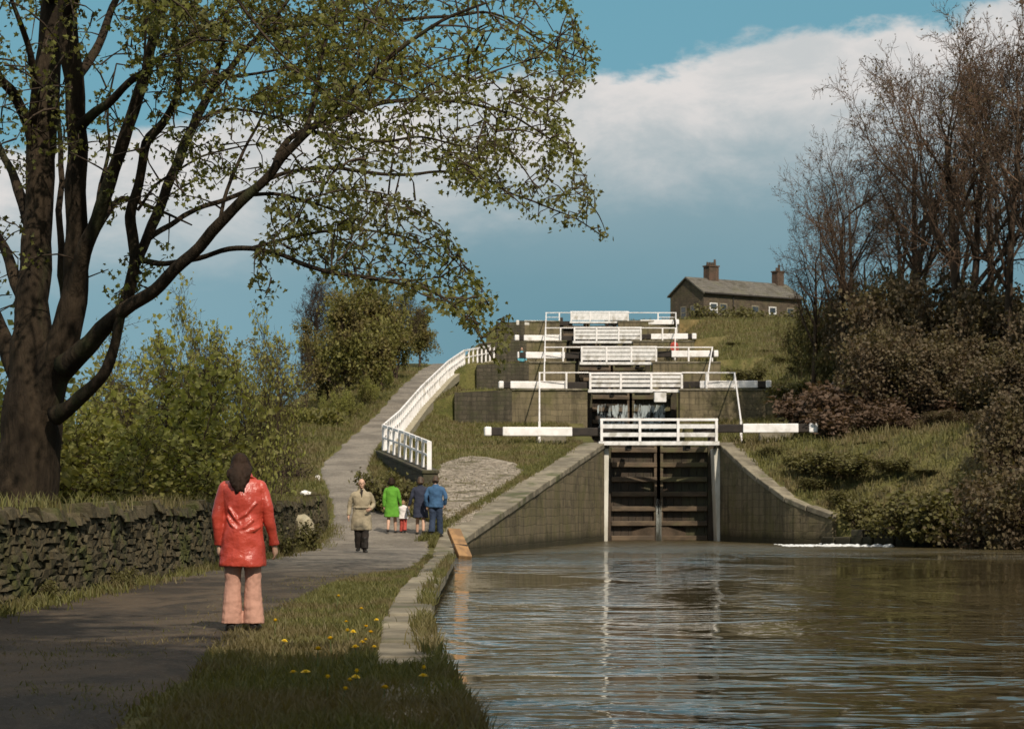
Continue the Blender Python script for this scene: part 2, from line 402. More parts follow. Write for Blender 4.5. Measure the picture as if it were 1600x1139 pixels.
def mat_water():
    m, t, b, out = new_mat('canal_water')
    co = t.n('ShaderNodeNewGeometry').outputs['Position']
    b.inputs['Base Color'].default_value = (0.056, 0.044, 0.021, 1)
    b.inputs['Roughness'].default_value = 0.02
    b.inputs['IOR'].default_value = 1.40
    b.inputs['Specular IOR Level'].default_value = 0.5
    sp = t.n('ShaderNodeSeparateXYZ', i={0: co})
    t.set(b.inputs['Roughness'], t.math('MULTIPLY_ADD', t.smooth(sp.outputs[1], 62, 76), 0.24, 0.02))
    calm = t.noise(t.scale(co, (0.22, 0.13, 1)), 1.0, 4, 0.6, 0.8)
    a = t.noise(t.scale(co, (0.62, 1.0, 1)), 1.15, 2, 0.5, 1.6)
    c = t.noise(t.scale(co, (0.6, 1.0, 1)), 5.0, 2, 0.5, 0.3)
    amp = t.math('MULTIPLY_ADD', t.smooth(calm, 0.40, 0.60), 1.15, 0.12)
    farc = t.math('ADD', t.math('MULTIPLY_ADD', t.smooth(sp.outputs[1], 52, 70), 9.0, 0.60), t.math('MULTIPLY', t.smooth(sp.outputs[1], 26, 12), 2.6))
    rightcalm = t.math('SUBTRACT', 1.0, t.math('MULTIPLY', t.smooth(sp.outputs[0], 2.5, 9.0), 0.6))
    h = t.math('ADD', a, t.math('MULTIPLY', c, 0.22))
    h = t.math('MULTIPLY', t.math('MULTIPLY', h, amp), t.math('MULTIPLY', farc, rightcalm))
    t.set(b.inputs['Normal'], t.n('ShaderNodeBump', i={'Strength': 0.75, 'Distance': 0.11, 'Height': h}).outputs[0])
    return m
M['water'] = mat_water()

# ------------------------------------------------------------------ terrain
D = [92.0, 114.0, 136.0, 158.0, 180.0]
ZN = [3.95, 7.18, 9.94, 12.80, 15.96]
XL, XR = 3.75, 8.35
def xe(y): return np.interp(y, [-20, 0, 10.8, 14.5, 21, 29, 35, 50, 62, 92, 400], [1.2, 0.55, -0.20, -0.46, -0.80, -1.03, -1.12, -1.30, -1.67, XL, XL])
def xr(y): return np.interp(y, [-20, 60, 72, 77, 80, 82, 82.5, 84.5, 88, 92, 400], [17, 18, 20, 16, 13, 11.8, 11.6, 10.3, 9.2, XR, XR])
def zedgeR(y): return np.interp(y, [0, 78, 81.5, 82.5, 84.5, 88, 92], [0.2, 0.2, 0.35, 1.07, 1.6, 2.7, 3.95])
def strip(y):
    xs = [-50, 62, 92, 95]; zs = [0.25, 0.25, 3.95, 3.95]
    for i in range(1, 5):
        xs += [D[i] - 0.55, D[i] - 0.45, D[i] + 3]; zs += [ZN[i] - (1.65 if i == 1 else 1.8), ZN[i], ZN[i]]
    xs += [205, 240, 3000]; zs += [16.4, 16.8, 16.8]
    return np.interp(y, xs, zs)
def zpath(y): return np.interp(y, [-50, 61, 66, 150, 170, 220, 3000], [0.25, 0.25, 0.66, 10.8, 11.6, 12.0, 12.0])
def bump2(x, y, s):
    return (np.sin(x * 1.7 * s + 0.6 * np.sin(y * 0.9 * s)) * np.cos(y * 1.3 * s + 0.5 * np.sin(x * s)) )
def ground_z(x, y):
    x = np.asarray(x, float); y = np.asarray(y, float)
    e = xe(y); r = xr(y)
    zp = zpath(y); st = strip(y)
    edge = np.interp(y, [60, 75, 92, 114, 160, 182], [-2.2, -1.6, -2.6, -2.4, -2.0, -1.0])
    wall_in = sm(-4.6, 0.0, x - edge - 0.0 + 0.0)     # 0 on the path side .. 1 on the lock side
    left = zp + (st - zp) * sm(-2.2, 0.0, x - edge)
    hill = 0.25 + (left - 0.25) * (1 - 0.97 * sm(8, 30, -x))
    left = np.where(x < -8, hill, left)
    left = left - 1.6 * sm(6.2, 30, -x) * (y < 400)
    # right
    dx = x - r
    wsm = sm(4.0, 7.0, dx) * (y > 92)
    str_ = st * (1 - wsm) + np.interp(y, [92, 180, 240, 3000], [4.2, 15.9, 16.8, 16.8]) * wsm
    st = str_
    ez = np.where(y < 92, zedgeR(y), st)
    cap = np.where(y < 92, np.interp(y, [0, 60, 92], [2.5, 3.4, 4.6]), st + 0.3)
    right = ez + np.maximum(cap - ez, 0) * sm(0.3, 7.5, dx) + 3.5 * sm(12, 45, dx) * sm(170, 120, y)
    z = np.where(x <= e, left, right)
    z = z + 0.05 * bump2(x, y, 1.0) * sm(70, 90, y) * ((x < e - 1.5) | (x > r + 1.0)) + 0.25 * bump2(x, y, 0.25) * sm(10, 18, np.abs(x - 3))* (x<0)
    off = np.where((y > 61.0), 0.22, 0.12)
    inside = (x > e - off) & (x < r + off)
    floor = np.where(y < 94, -1.2, strip(y) - 3.4)
    return np.where(inside, floor, z)
def gz(x, y): return float(ground_z(x, y))

def build_ground():
    ys = list(np.arange(-16, 70, 0.5)) + list(np.arange(70, 192, 0.75)) + [195, 200, 205, 212, 220, 230, 240, 260, 300, 360, 450, 600, 900, 1400, 2200]
    for i in range(1, 5): ys += [D[i] - 0.55, D[i] - 0.45]
    ys += [92, 82.5, 62, 93.99, 94.01]
    ys = np.array(sorted(set(np.round(ys, 3))))
    fixed = [-900, -500, -300, -200, -140, -100, -75, -58, -46, -38, -32, -27, -23, -20, -18, -16, -14.5, -13, -12, -11, -10] + list(np.arange(-9.5, -2.55, 0.4))
    rows = []
    for y in ys:
        off = 0.22 if y > 61.0 else 0.12
        e = float(xe(y)) - off; r = float(xr(y)) + off
        xs = fixed + list(np.linspace(-2.4, e - 0.015, 14)) + [e + 0.015] + list(np.linspace(e + 0.5, r - 0.5, 3)) + [r - 0.015]
        xs += [r + q for q in (0.015, 0.3, 0.6, 1, 1.5, 2, 2.6, 3.2, 4, 5, 6, 7, 8.5, 10, 12, 14, 17, 20, 24, 29, 35, 45, 60, 90, 150, 300, 500, 900)]
        rows.append(xs)
    X = np.array(rows); Y = np.repeat(ys[:, None], X.shape[1], 1)
    Z = ground_z(X, Y)
    V = np.stack([X, Y, Z], -1).reshape(-1, 3)
    ny, nx = X.shape
    idx = np.arange(ny * nx).reshape(ny, nx)
    q = np.stack([idx[:-1, :-1], idx[:-1, 1:], idx[1:, 1:], idx[1:, :-1]], -1).reshape(-1, 4)
    me = np_mesh('ground', V, [q], True)
    ca = me.color_attributes.new('zone', 'FLOAT_COLOR', 'POINT')
    xf, yf = X.ravel(), Y.ravel()
    e = xe(yf); r = xr(yf)
    earth = np.maximum(0.55 * sm(-7.5, -6.2, -np.abs(xf + 7.0) - 0) * 0, ((xf > e) & (xf < r)) * 1.0)
    earth = np.maximum(earth, 0.75 * sm(0.6, 0.0, xf - r) * (yf < 80) * (xf > 5))
    earth = np.maximum(earth, 0.5 * sm(13, 17, xf) * sm(60, 70, yf) * (yf < 200))
    earth = np.maximum(earth, 0.6 * sm(9, 7, np.abs(xf + 15)) * (yf < 90))
    earth = np.maximum(earth, 0.42 * (xf > r + .6) * (yf < 94) * (yf > 70))
    red = 0.95 * sm(4.0, 1.0, np.abs(xf - 17.5)) * sm(18, 10, np.abs(yf - 104))
    straw = 0.6 * sm(6, 2, np.abs(xf - 15)) * sm(45, 15, np.abs(yf - 185)) + 0.35 * sm(4, 0, np.abs(xf - 11)) * (yf > 114)
    colr = np.stack([earth, red, straw, np.ones_like(red)], -1).astype(np.float32)
    ca.data.foreach_set('color', colr.ravel())
    o = link_mesh('ground', me, M['ground'])
    tag(o, kind='structure')
build_ground()

def strip_sheet(name, ys, lf, rt, nx, lift, mat, jag=0.12, seed=1):
    rg = np.random.default_rng(seed)
    rows = []
    for y in ys:
        a = lf(y) + jag * (mnoise.noise((y * 0.9, 3.1 * seed, 0)) + 0.6 * mnoise.noise((y * 2.7, 1.1, 5.0)))
        b = rt(y) + jag * (mnoise.noise((y * 0.9, 7.7, 2.0 * seed)) + 0.6 * mnoise.noise((y * 2.7, 9.1, 5.0)))
        rows.append(np.linspace(a, b, nx))
    X = np.array(rows); Y = np.repeat(np.array(ys)[:, None], nx, 1)
    Z = ground_z(X, Y) + lift
    Z[:, 0] -= lift + 0.03; Z[:, -1] -= lift + 0.03
    idx = np.arange(X.size).reshape(X.shape)
    q = np.stack([idx[:-1, :-1], idx[:-1, 1:], idx[1:, 1:], idx[1:, :-1]], -1).reshape(-1, 4)
    o = link_mesh(name, np_mesh(name, np.stack([X, Y, Z], -1).reshape(-1, 3), [q], True), mat)
    return tag(o, kind='structure')

PY = [-10, 5, 20, 28, 34, 38, 50, 62, 67, 71.5, 78.5, 82.5, 85.8, 94.7, 107, 128, 142, 155, 168]
PLx = [-5.3, -5.2, -5.15, -5.2, -5.3, -5.3, -5.25, -5.3, -5.35, -5.6, -6.45, -7.0, -7.05, -6.84, -6.45, -6.2, -5.75, -5.0, -4.0]
PRx = [-1.6, -1.7, -2.2, -2.45, -2.5, -1.75, -1.9, -2.25, -2.35, -3.9, -4.75, -5.2, -5.3, -5.4, -5.35, -4.95, -4.6, -3.2, -2.4]
def pathL(y): return float(np.interp(y, PY, PLx))
def pathR(y): return float(np.interp(y, PY, PRx))
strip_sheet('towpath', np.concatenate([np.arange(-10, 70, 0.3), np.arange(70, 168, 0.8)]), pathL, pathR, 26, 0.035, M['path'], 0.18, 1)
GY = [66.5, 68.4, 73.4, 80, 84, 86.5]
GLx = [-1.9, -2.15, -2.5, -2.7, -2.7, -1.8]
GRx = [-1.6, -1.0, -0.55, 0.35, 0.1, -1.2]
strip_sheet('gravel_patch', np.arange(66.5, 86.6, 0.4), lambda y: float(np.interp(y, GY, GLx)), lambda y: float(np.interp(y, GY, GRx)), 14, 0.06, M['gravel'], 0.42, 2)

# water
wx = np.linspace(-3, 60, 40); wy = np.linspace(-16, 95.2, 60)
me = np_mesh('canal_water', np.array([[-3, -16, 0], [60, -16, 0], [60, 95.2, 0], [-3, 95.2, 0]], float), [np.array([[0, 1, 2, 3]])])
tag(link_mesh('canal_water', me, M['water']), kind='structure')

# ------------------------------------------------------------------ canal edge, wing walls, locks
def wall_run(mb, pts, th, z0, side=1):
    """pts: (x, y, ztop); the water face runs through pts, thickness goes to the left (side=1) or right"""
    n = len(pts)
    nr = []
    for i in range(n):
        a = Vector(pts[max(i - 1, 0)][:2]); b = Vector(pts[min(i + 1, n - 1)][:2])
        t = (b - a).normalized(); nr.append(Vector((-t.y, t.x)) * side * th)
    for i in range(n - 1):
        (x0, y0, t0), (x1, y1, t1) = pts[i], pts[i + 1]
        a, b = nr[i], nr[i + 1]
        mb.hexa([(x0, y0, z0), (x0 + a.x, y0 + a.y, z0), (x1 + b.x, y1 + b.y, z0), (x1, y1, z0),
                 (x0, y0, t0), (x0 + a.x, y0 + a.y, t0), (x1 + b.x, y1 + b.y, t1), (x1, y1, t1)] if side > 0 else
                [(x0 + a.x, y0 + a.y, z0), (x0, y0, z0), (x1, y1, z0), (x1 + b.x, y1 + b.y, z0),
                 (x0 + a.x, y0 + a.y, t0), (x0, y0, t0), (x1, y1, t1), (x1 + b.x, y1 + b.y, t1)])

def coping_run(mb, fx, fz, y0, y1, length, width, hgt, over, side, rg, gap=0.025):
    y = y0
    while y < y1 - 0.1:
        L = length * rg.uniform(0.75, 1.3); yb = min(y + L, y1)
        xa, xb = float(fx(y + gap)), float(fx(yb - gap)); za, zb = float(fz(y)), float(fz(yb))
        t = Vector((xb - xa, yb - y)).normalized(); nrm = Vector((-t.y, t.x)) * side
        j = rg.uniform(-0.012, 0.012); w = width * rg.uniform(0.9, 1.1); dz = rg.uniform(-0.015, 0.015)
        A = Vector((xa, y + gap)) - nrm * (over + j); B = Vector((xb, yb - gap)) - nrm * (over + j)
        A2 = A + nrm * w; B2 = B + nrm * w
        quad = [A, A2, B2, B] if side > 0 else [A2, A, B, B2]
        zz = [za, za, zb, zb]
        c = [(q.x, q.y, z - hgt) for q, z in zip(quad, zz)] + [(q.x, q.y, z + dz) for q, z in zip(quad, zz)]
        mb.hexa(c)
        y = yb

rg = random.Random(3)
def simple_wall(name, label, cat, fx, fz, y0, y1, step, side, cop_w, cop_len, th=0.9, mat='wallstone', group=None, z0=-1.3, coph=0.22):
    loc = (float(fx(y0)), y0, 0.0)
    t = thing(name, label, cat, loc, group=group)
    ys = np.arange(y0, y1 + 0.01, step); ys[-1] = y1
    mb = MB(); wall_run(mb, [(float(fx(y)), y, float(fz(y)) - coph + 0.01) for y in ys], th, z0, side)
    mb.build('masonry', M[mat], t)
    cb = MB(); coping_run(cb, fx, fz, y0, y1, cop_len, cop_w, coph, 0.05, side, rg)
    cb.build('coping', M['coping'], t, bevel=0.03)
    return t
simple_wall('canal_wall', 'low stone canal edge with worn flat coping slabs beside the grass verge', 'canal wall', xe, lambda y: 0.30, -14, 61.9, 1.5, 1, 0.46, 1.5, 0.7)
def lwz(y): return 0.30 + (y - 62) * (3.99 - 0.30) / 30
simple_wall('wing_wall', 'long sloping wing wall with pale coping climbing from the towpath to the lowest lock', 'wing wall', xe, lwz, 62, 91.9, 2, 1, 0.95, 1.6, 1.0)
def rwz(y): return float(zedgeR(y)) + 0.05
simple_wall('wing_wall', 'short curved wing wall with brown coping running down to the overgrown bank', 'wing wall', xr, rwz, 82.5, 91.9, 0.6, -1, 0.75, 1.2, 0.9)
# low stones at the end of the curved wing wall
t = thing('bank_wall', 'low broken stone edging at the foot of the overgrown far bank', 'stone edging', (14, 79.5, 0))
mb = MB(); rr = random.Random(5)
yy = 74.5
while yy < 82.0:
    x = float(xr(yy)); L = rr.uniform(0.4, 0.8); h = rr.uniform(0.15, 0.5)
    mb.beam((x - 0.1, yy, h / 2 - 0.1), (float(xr(yy + L)) - 0.1, yy + L, h / 2 - 0.1), 0.5, h + 0.4); yy += L + 0.05
mb.build('edging_stone', M['darkstone'], t, bevel=0.04)

LEVEL = ['lowest', 'second lowest', 'middle', 'second highest', 'topmost']
# lock side walls beside the lowest gates
for side, nm in ((-1, 'on the towpath side'), (1, 'on the wooded side')):
    x0, x1 = (XL - 1.2, XL) if side < 0 else (XR, XR + 1.2)
    t = thing('lock_wall', f'stone side wall of the lowest lock {nm}, with pale limewashed corner', 'lock wall', ((x0 + x1) / 2, 92, 0))
    mb = MB(); mb.box(x0, x1, 92.003, 113.4, -1.3, 3.90); mb.build('masonry', M['wallstone'], t)
    cb = MB(); coping_run(cb, (lambda y: XL) if side < 0 else (lambda y: XR), lambda y: 4.0, 92.003, 97.0, 1.3, 1.0, 0.1, 0.04, 1 if side < 0 else -1, rg)
    cb.build('coping', M['coping'], t, bevel=0.02)
    q = MB()
    if side < 0: q.hexa([(XL - 0.12, 91.85, -0.6), (XL + 0.10, 91.85, -0.6), (XL + 0.10, 93.4, -0.6), (XL - 0.12, 93.4, -0.6),
                         (XL - 0.12, 91.85, 3.74), (XL + 0.16, 91.85, 3.74), (XL + 0.16, 93.4, 3.74), (XL - 0.12, 93.4, 3.74)])
    else: q.hexa([(XR - 0.06, 91.85, -0.6), (XR + 0.06, 91.85, -0.6), (XR + 0.06, 93.4, -0.6), (XR - 0.06, 93.4, -0.6),
                  (XR - 0.22, 91.85, 3.74), (XR + 0.36, 91.85, 3.74), (XR + 0.36, 93.4, 3.74), (XR - 0.22, 93.4, 3.74)])
    q.build('corner_post', M['limewash'], t, bevel=0.03)

# cross retaining walls at each higher lock
LEFTX = [None, -2.85, -2.1, -2.3, -1.2]
RIGHTX = [None, 15.2, 12.4, 12.6, 13.2]
for i in range(1, 5):
    y0 = D[i] - 0.62; zt = ZN[i]; zb = ZN[i] - 3.4
    t = thing('retaining_wall', f'dark stone retaining wall beside the towpath slope at the {LEVEL[i]} lock', 'retaining wall', (0, D[i], zt))
    mb = MB(); mb.box(0.003 if i == 1 else 1.0, XL, y0, D[i] + 0.4, zb, zt); mb.build('masonry', M['wallstone'], t)
    mb = MB(); xa = LEFTX[i]; xb = 0.0 if i == 1 else 0.997
    mb.hexa([(xa, y0 - 0.25, zb), (xb, y0 - 0.04, zb), (xb, D[i] + 4, zb), (xa, D[i] + 6, zb), (xa, y0 - 0.25, zt - 0.12), (xb, y0 - 0.04, zt + 0.04), (xb, D[i] + 4, zt + 0.04), (xa, D[i] + 6, zt - 0.12)])
    if i >= 2: mb.hexa([(xa - 0.9, y0 + 6, zb), (xa - 0.003, y0 + 6, zb), (xa - 0.003, y0 + 12, zb), (xa - 0.9, y0 + 12, zb), (xa - 0.9, y0 + 6, zt - 0.5), (xa - 0.003, y0 + 6, zt + 0.3), (xa - 0.003, y0 + 12, zt + 0.5), (xa - 0.9, y0 + 12, zt - 0.3)])
    mb.build('side_masonry', M['darkstone'], t)
    mb = MB(); mb.box(max(xb + 0.01, 0.02), XL + 0.05, y0 - 0.07, y0 + 0.7, zt + 0.003, zt + 0.09); mb.build('coping', M['coping'], t)
    t = thing('retaining_wall', f'brown stone retaining wall on the wooded side of the {LEVEL[i]} lock', 'retaining wall', (11, D[i], zt))
    mb = MB(); mb.box(XR, RIGHTX[i], y0, D[i] + 0.4, zb, zt); mb.build('masonry', M['wallstone'], t)
    mb = MB(); mb.box(XR - 0.05, RIGHTX[i] - 0.01, y0 - 0.05, y0 + 0.7, zt + 0.003, zt + 0.09); mb.build('coping', M['coping'], t)

# gates
WB = {0: dict(l=(757, 768, 785, 893), r=(1160, 1245, 1261, 1275)), 1: dict(l=(779, 787, 797, 884), r=(1093, 1182, 1194, 1203)),
      2: dict(l=(808, 811, 821, 882), r=(1049, 1108, 1114, 1121)), 3: dict(l=(804, 811, 818, 876), r=(1017, 1074, 1080, 1087)),
      4: dict(l=(806, 811, 819, 874), r=(1000, 1052, 1055, 1060))}
XC = (XL + XR) / 2
for i in range(5):
    d, z = D[i], ZN[i]
    px = lambda q: (q - 800) * d / F
    for side in (-1, 1):
        heel = Vector((XL + 0.12 if side < 0 else XR - 0.12, d + 1.7, 0))
        mitre = Vector((XC + side * 0.012, d + 2.3, 0))
        nm = 'towpath side' if side < 0 else 'wooded side'
        t = thing('lock_gate', f'{LEVEL[i]} lock gate leaf on the {nm} with black and white balance beam', 'lock gate',
                  (heel.x, heel.y, z), group='lock gates climbing the staircase')
        zb = -0.8 if i == 0 else z - 3.6
        zt = z - 0.08
        dirv = (mitre - heel).normalized(); nrm = Vector((dirv.y, -dirv.x, 0)) * (1 if side < 0 else -1)
        if nrm.y > 0: nrm = -nrm
        mb = MB(); n = 7; w = (mitre - heel).length
        for k in range(n):
            a = heel + dirv * (w * k / n + 0.008); b = heel + dirv * (w * (k + 1) / n - 0.008)
            o_ = Vector((0, 0.001 * k, 0))
            p = [a + o_, b + o_, b + o_ - nrm * 0.08, a + o_ - nrm * 0.08]
            if side > 0: p = p[::-1]
            mb.hexa([(v.x, v.y, zb) for v in p] + [(v.x, v.y, zt) for v in p])
        mb.build('plank_panel', M['gatewood'], t)
        fb = MB()
        a = heel + nrm * 0.13; b = mitre + nrm * 0.13
        nb = 7 if i == 0 else 5
        for k in range(nb):
            zz = zb + 0.9 + (zt - zb - 1.05) * k / (nb - 1)
            fb.beam(a + Vector((0, 0, zz)) + dirv * 0.15, b + Vector((0, 0, zz)) - dirv * 0.12, 0.24, 0.20)
        fb.build('cross_bar', M['gatebeam'], t, bevel=0.02)
        pb = MB(); pb.beam(a + Vector((0, 0, zb)), a + Vector((0, 0, zt + 0.6)), 0.30, 0.30); pb.build('heel_post', M['gatewood'], t)
        pb = MB(); mm = b - dirv * 0.08 * 1; pb.beam(mm + Vector((0, 0, zb)), mm + Vector((0, 0, zt + 0.25)), 0.26, 0.2); pb.build('mitre_post', M['gatebeam'], t)
        # balance beam
        q = WB[i]['l'] if side < 0 else WB[i]['r'][::-1]
        bz = z + (0.48 if i < 2 else 0.50 if i != 2 else 0.42)
        bz = {0: P(0, 675, d).z, 1: P(0, 602.5, d).z, 2: P(0, 556, d).z, 3: P(0, 529, d).z, 4: P(0, 505.5, d).z}[i] - (0 if side < 0 else 0.0)
        if side > 0: bz += {0: 0.14, 1: 0.03, 2: 0.08, 3: 0.1, 4: 0.05}[i]
        def bp(qx):
            X = px(qx) * 1.0
            s_ = (heel.x - X) / 4.5 * side * -1
            return Vector((X, d - 0.15 - 0.5 * max(0, s_), bz))
        tip, e1, w0, w1 = bp(q[0]), bp(q[1]), bp(q[2]), bp(q[3])
        inner = Vector((heel.x - side * 0.9, d + 0.1, bz))
        th = 0.36 if i < 2 else 0.38
        beam_o = None
        bb = MB(); bb.beam(tip.lerp(e1, 0.02), inner, th * 0.94, th * 0.92); beam_o = bb.build('balance_beam', M['blackwood'], t, bevel=0.03)
        wb = MB(); wb.beam(w0, w1, th, th); wb.build('white_band', M['white'], beam_o, bevel=0.03)
        eb = MB(); eb.beam(tip, e1, th * 1.05, th * 1.05); eb.build('white_end', M['white'], beam_o, bevel=0.06)
        ib = MB(); ib.beam(Vector((inner.x, d + 0.1, bz)) + Vector((side * 0.55, 0.0, 0)), Vector((heel.x, heel.y, bz)), 0.22, 0.24); ib.build('beam_strap', M['rust'], beam_o)
        if i < 2:   # leaking water where the leaves meet
            lk = MB(); rr = random.Random(i * 7 + side)
            for k in range(4 if i == 0 else 9):
                s0 = 0.03 + 0.05 * k if i == 0 else w * (0.06 + 0.1 * k + rr.uniform(-.03, .03))
                pp = mitre - dirv * s0 + nrm * (0.27 + 0.01 * k)
                ht = rr.uniform(0.5, 2.1) if i == 0 else rr.uniform(0.7, 1.2)
                top = rr.uniform(0.8, 1.9) if i == 0 else z - rr.uniform(0.42, 0.75)
                base = 0.0 if i == 0 else top - ht
                if i == 0: lk.tube([pp + Vector((0, 0, top)), pp + nrm * 0.06 + Vector((0, 0, (top * 0.5 + base * 0.5))), pp + nrm * 0.1 + Vector((0, 0, base - 0.05))], [0.012, 0.022, 0.05], 6)
                else: break
            if i == 1:
                nx_, nz_ = 22, 7; base_i = len(lk.v); sgn = 1.0 if side < 0 else 0.7
                for a_ in range(nx_ + 1):
                    u = a_ / nx_; pp = mitre - dirv * (w * (0.10 + 0.72 * u)); dep = 0.45 + 0.5 * sgn * rr.uniform(.6, 1.0); t0 = z - 0.55 - rr.uniform(0, .12)
                    for b_ in range(nz_ + 1):
                        v = b_ / nz_; q_ = pp + nrm * (0.26 + 0.35 * v * v + 0.03 * rr.random()); lk.v.append(Vector((q_.x + rr.uniform(-.01, .01), q_.y, t0 - dep * v * 1.6)))
                for a_ in range(nx_):
                    for b_ in range(nz_):
                        k0 = base_i + a_ * (nz_ + 1) + b_; lk.f.append((k0, k0 + 1, k0 + nz_ + 2, k0 + nz_ + 1))
            lk.build('water_leak', M['leak' if i == 0 else 'spray'], t, smooth=True)
    # footbridge over the gates
    xa, xb = {0: (px(937), px(1120)), 1: (px(920), px(1066)), 2: (px(907), px(1026)), 3: (px(896), px(1002)), 4: (px(891), px(982))}[i]
    ht = {0: 0.93, 1: 0.85, 2: 0.95, 3: 0.98, 4: 0.8}[i]
    yb = d - 0.5
    t = thing('footbridge', f'white slatted footbridge across the {LEVEL[i]} lock gate', 'footbridge', ((xa + xb) / 2, yb, z), group='white footbridges over the gates')
    mb = MB(); mb.box(xa - 0.06, xb + 0.06, yb - 0.05, yb + 0.75, z - 0.10, z + 0.06); mb.build('deck', M['white_old'], t, bevel=0.015)
    rb = MB()
    rb.beam((xa, yb, z + ht), (xb, yb, z + ht), 0.07, 0.10)
    rb.build('top_rail', M['white'], t, bevel=0.01)
    nbd = 2 if i == 0 else 3
    for k in range(nbd):
        zz = z + 0.12 + (ht - 0.14) * (k + 0.62) / (nbd + 0.35)
        sb = MB(); sb.beam((xa, yb + 0.003 * k, zz), (xb, yb + 0.003 * k, zz), 0.03, 0.17 if i == 0 else 0.15 if i == 1 else 0.20); sb.build('rail_board', M['white_old'], t)
    for k in range(4):
        x = xa + 0.06 + (xb - xa - 0.12) * k / 3
        sb = MB(); sb.box(x - 0.05, x + 0.05, yb - 0.06, yb + 0.05, z + 0.062, z + ht - 0.052); sb.build('post', M['white'], t)
    for k in range(2):
        x = xa + (xb - xa) * (0.25 + 0.5 * k)
        sb = MB(); sb.box(x - 0.09, x + 0.09, yb + 0.1, yb + 1.9, z - 0.28, z - 0.104); sb.build('bearer', M['blackwood'], t)

# white paddle box on the second gate, blue-grey stop planks
t = thing('paddle_box', 'small pale box hanging under the footbridge of the second lowest gate', 'box', P(1031, 620, 113.5))
mb = MB(); mb.box(*(np.array([-0.3, 0.3]) + P(1031, 620, 113.4).x), 113.0, 113.4, P(0, 629, 113.4).z, P(0, 612.5, 113.4).z); mb.build('box_body', M['white_old'], t, bevel=0.03)
mb = MB(); mb.box(*(np.array([-0.34, 0.34]) + P(1031, 620, 113.4).x), 112.96, 113.44, P(0, 612.4, 113.4).z, P(0, 611.2, 113.4).z); mb.build('lid', M['white'], t)

# handrails down the steps
TOP = [None, (1.37, 11.08), (1.95, 11.9), (2.31, 11.3), (2.68, 12.9)]
BOT = [None, (1.12, 9.35), (1.63, 9.9), (1.98, 9.8), (2.35, 11.5)]
MIDP = [None, 885, 880, 876, 874]
for i in range(1, 5):
    for s in (0, 1):
        d1, d0 = D[i] - 0.6, D[i - 1] + 1.0
        xt, xb2 = TOP[i][s], BOT[i][s]
        zt, zb = ZN[i], ZN[i - 1]
        h = {1: 0.88, 2: 0.93, 3: 0.95, 4: 0.72}[i]
        t = thing('handrail', f'white pipe handrail descending the steps from the {LEVEL[i]} lock on the {"towpath" if s == 0 else "wooded"} side', 'handrail',
                  (xt, d1, zt), group='white handrails on the lock steps')
        bx = ((907, 1026), (920, 1066), (907, 1026), (896, 1002), (891, 982))[i][s]
        bxx = (bx - 800) * d1 / F
        rb = MB(); r = 0.035
        rb.tube([(bxx, d1, zt + h), (xt, d1, zt + h), (xb2, d0, zb + 0.9)], r, 6); rb.build('top_rail', M['white'], t, smooth=False)
        pb = MB(); pb.box(xt - 0.04, xt + 0.04, d1 - 0.04, d1 + 0.04, zt - 0.02, zt + h + 0.03); pb.build('post', M['white'], t)
        pb = MB(); pb.box(xb2 - 0.045, xb2 + 0.045, d0 - 0.045, d0 + 0.045, zb - 0.3, zb + 0.93); pb.build('post', M['white'], t)
        if s == 0: xm = (MIDP[i] - 800) * d1 / F
        else: xm = xt - (1.4 if i != 3 else 0.9)
        pb = MB(); pb.box(xm - 0.045, xm + 0.045, d1 - 0.05, d1 + 0.03, zt - 0.02, zt + h + 0.02); pb.build('post', M['white'], t)
        pb = MB(); pb.tube([(xm, d1, zt + h * 0.5), (xt, d1, zt + h * 0.5)], 0.022, 6); pb.build('mid_rail', M['white'], t)

# steps (stone ledges) beside the lowest lock
for s, (xa, xb) in enumerate(((px_ - 800) * 94 / F for px_ in pr) for pr in ((838, 884), (1186, 1240))):
    t = thing('stone_steps', 'worn stone steps behind the lowest balance beam ' + ('on the towpath side' if s == 0 else 'on the wooded side'), 'steps', ((xa + xb) / 2, 93.5, 3.95))
    for k in range(3):
        mb = MB(); z0 = 3.95 + 0.17 * k; mb.box(xa, xb, 93.0 + 0.4 * k, 93.4 + 0.4 * k - 0.004, z0 - 0.5, z0 + 0.17); mb.build('step', M['coping'], t, bevel=0.015)

# timber lying over the corner of the coping
t = thing('timber_fender', 'slanted orange brown timber plank leaning over the canal edge behind the walkers', 'timber', P(716, 850, 61))
mb = MB(); a = P(709, 829, 61.5); b = P(727, 872, 60.2); mb.beam(a, b, 0.36, 0.16, up=(0.3, -1, 0.2)); mb.build('board', M['orangewood'], t, bevel=0.02)
mb = MB(); c = a.lerp(b, 0.55); mb.beam(c + Vector((-0.2, -0.11, 0)), c + Vector((0.2, -0.11, -0.03)), 0.05, 0.12); mb.build('iron_strap', M['rust'], t)

